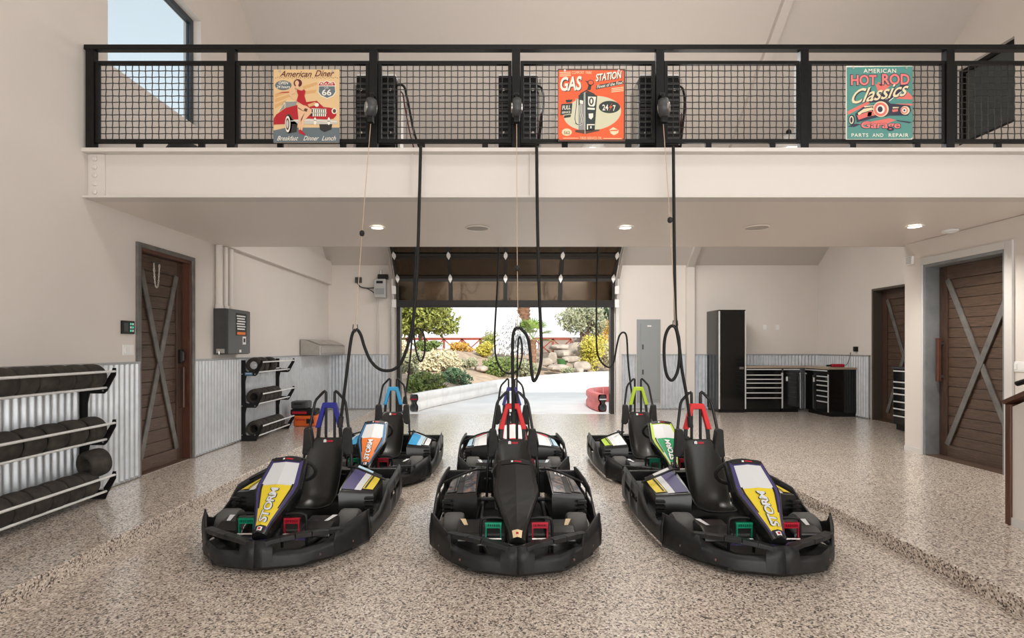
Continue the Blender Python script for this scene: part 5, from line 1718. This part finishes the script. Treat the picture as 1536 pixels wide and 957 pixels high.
# palms
PALML = leaf_mat('palm_fronds', (.10, .20, .03), (.36, .46, .12))
def palm(px, ybase, ytop, Z, label, trunk_r, fronds, fl):
    c, b0 = P(px, ytop, Z), P(px, ybase, Z)
    g = gh(c.x, Z)
    t = empty('palm_tree', (c.x, Z, g), label=label, cat='palm', group='palms in the garden')
    H = c.z - g
    tb = MB()
    k = max(4, int(H / .22))
    pts, rr = [], []
    for i in range(k + 1):
        pts += [(0, 0, H * i / k), (0, 0, H * (i + .8) / k)]
        rr += [trunk_r * 1.0, trunk_r * 1.25]
    tb.tube(pts[:-1], rr[:-1], 10).build('trunk', mat('palm_trunk', (.24, .13, .08), .9, noise=.4, nscale=6) if 'palm_trunk' not in bpy.data.materials else bpy.data.materials['palm_trunk'], t)
    R_ = random.Random(int(px))
    for i in range(fronds):
        a = 2 * PI * i / fronds + R_.uniform(-.2, .2)
        el = R_.uniform(.0, 1.35)
        d = Vector((math.cos(a) * math.cos(el), math.sin(a) * math.cos(el), math.sin(el)))
        s = d.cross(Vector((0, 0, 1))).normalized()
        u = s.cross(d)
        st = Vector((0, 0, H)) + d * fl * .45
        f = MB().tube([(0, 0, H), tuple(st)], .012, 5)
        for q in range(13):
            th = (q - 6) * .19
            tip = st + (d * math.cos(th) + s * math.sin(th)) * fl * .6 - Vector((0, 0, .12 * fl))
            m1 = st + (d * math.cos(th) + s * math.sin(th)) * fl * .3
            w_ = (s * math.cos(th) - d * math.sin(th)) * .032
            f.add([st, m1 + w_, tip, m1 - w_], [(0, 1, 2, 3)])
        f.build('frond', PALML, t, fix=False)
palm(785.5, 540, 425, 33, 'tall palm whose brown trunk drops below the garage door edge', .36, 14, 1.6)
palm(799, 545, 509, 26, 'low fan palm with bright green fronds beside the fountain spray', .16, 13, 1.25)

# waterfall rocks
ROCK = mat('pale_boulder', (.40, .34, .29), .85, noise=.3, nscale=3, bump=.5, bscale=5)
def rock(px, py, Z, w_px, h_px, label, seed, flat=1):
    R_ = random.Random(seed)
    c = P(px, py, Z)
    rx, rz = w_px / 2 * Z / F, h_px / 2 * Z / F
    b = MB()
    N, K = 12, 7
    rows = []
    ph = [R_.uniform(0, 6) for _ in range(4)]
    for i in range(K + 1):
        e_ = -PI / 2 + PI * i / K
        row = []
        for k in range(N):
            a = 2 * PI * k / N
            q = 1 + .16 * math.sin(2 * a + ph[0]) + .10 * math.sin(3 * a + ph[1] + e_ * 2) + .07 * math.sin(5 * a + ph[2])
            cc, ss = abs(math.cos(e_)) ** .6, math.copysign(abs(math.sin(e_)) ** .8, math.sin(e_))
            row.append((rx * q * cc * math.cos(a), rx * .8 * q * cc * math.sin(a), rz + rz * ss * (1 + .08 * math.sin(3 * a + ph[3]))))
        rows.append(row)
    b.grid(rows, closed=True)
    o = b.build('boulder', ROCK, None, smooth=35)
    o.location = (c.x, Z, c.z - rz)
    tag(o, label, 'rock', 'boulders of the rock waterfall')
rk = [(864, 526, 28.6, 24, 24, 'large round pale boulder at the upper right of the waterfall'), (842, 521, 29, 34, 9, 'flat grey slab across the top of the waterfall'), (844, 531, 28.2, 26, 12, 'dark ledge rock under the top slab of the waterfall'),
      (829, 537, 27.6, 13, 17, 'upright pale boulder on the left of the waterfall'), (818, 543, 27.4, 20, 12, 'small pale boulder at the left foot of the waterfall'), (857, 539, 27.6, 26, 10, 'wide flat rock right of the small pool'),
      (838, 552, 26.6, 36, 11, 'broad dark flat rock at the foot of the waterfall'), (872, 549, 26.6, 24, 14, 'pale boulder at the right foot of the waterfall'), (868, 556, 26.2, 14, 9, 'small white stone in front of the waterfall'),
      (806, 549, 26.8, 14, 10, 'small boulder between the palm and the waterfall'), (640, 561, 21.6, 14, 10, 'white stone half hidden in the pale grass clump'), (700, 545, 24, 30, 12, 'pale flat boulder under the yellow shrub'), (722, 553, 23, 22, 9, 'pale gravel stone below the yellow shrub')]
for i, r_ in enumerate(rk):
    rock(*r_, seed=40 + i)
pw = P(842, 541, 27.9)
t = MB().lathe([(.0001, 0), (.24, 0), (.26, .30), (.0001, .30)], None, 16).build('water_basin', mat('green_pool', (.06, .16, .05), .1), None)
t.location = (pw.x, 27.6, pw.z - .2)
tag(t, 'small green pool of water between the waterfall rocks', 'pool')

# fountain spray: fine white jets
fc = P(770, 545, 28)
fg = gh(fc.x, 28)
t = empty('fountain', (fc.x, 28, fg), label='white fountain spray in front of the distant trees', cat='fountain')
R_ = random.Random(99)
b = MB()
for i in range(9000):
    a, sp = R_.uniform(0, 2 * PI), R_.uniform(.05, 1.0)
    h_ = R_.uniform(.9, 1.9) * (1.15 - .4 * sp)
    u = R_.uniform(.05, .95)
    r = sp * 1.25 * u
    z = .3 + 4 * h_ * u * (1 - u) * 1.25
    p = Vector((r * math.cos(a), r * math.sin(a), z))
    d = Vector((math.cos(a) * sp * .4, math.sin(a) * sp * .4, (1 - 2 * u) * h_)).normalized() * R_.uniform(.04, .12)
    s = .03
    b.add([p - d, p + Vector((s, 0, 0)), p + d, p - Vector((s, 0, 0)), p + Vector((0, s, 0)), p - Vector((0, s, 0))], [(0, 1, 2, 3), (0, 4, 2, 5)])
sp_ = b.build('spray', mat('white_water', (.97, .98, 1.0), .6), t, fix=False)
sp_['kind'] = 'stuff'
MB().lathe([(1.3, 0), (1.4, .3), (1.25, .3), (1.2, .15), (.0001, .15)], None, 24).build('basin', ROCK, t)
MB().tube([(0, 0, .1), (0, 0, .5)], .05, 8).build('nozzle', DGREY, t)
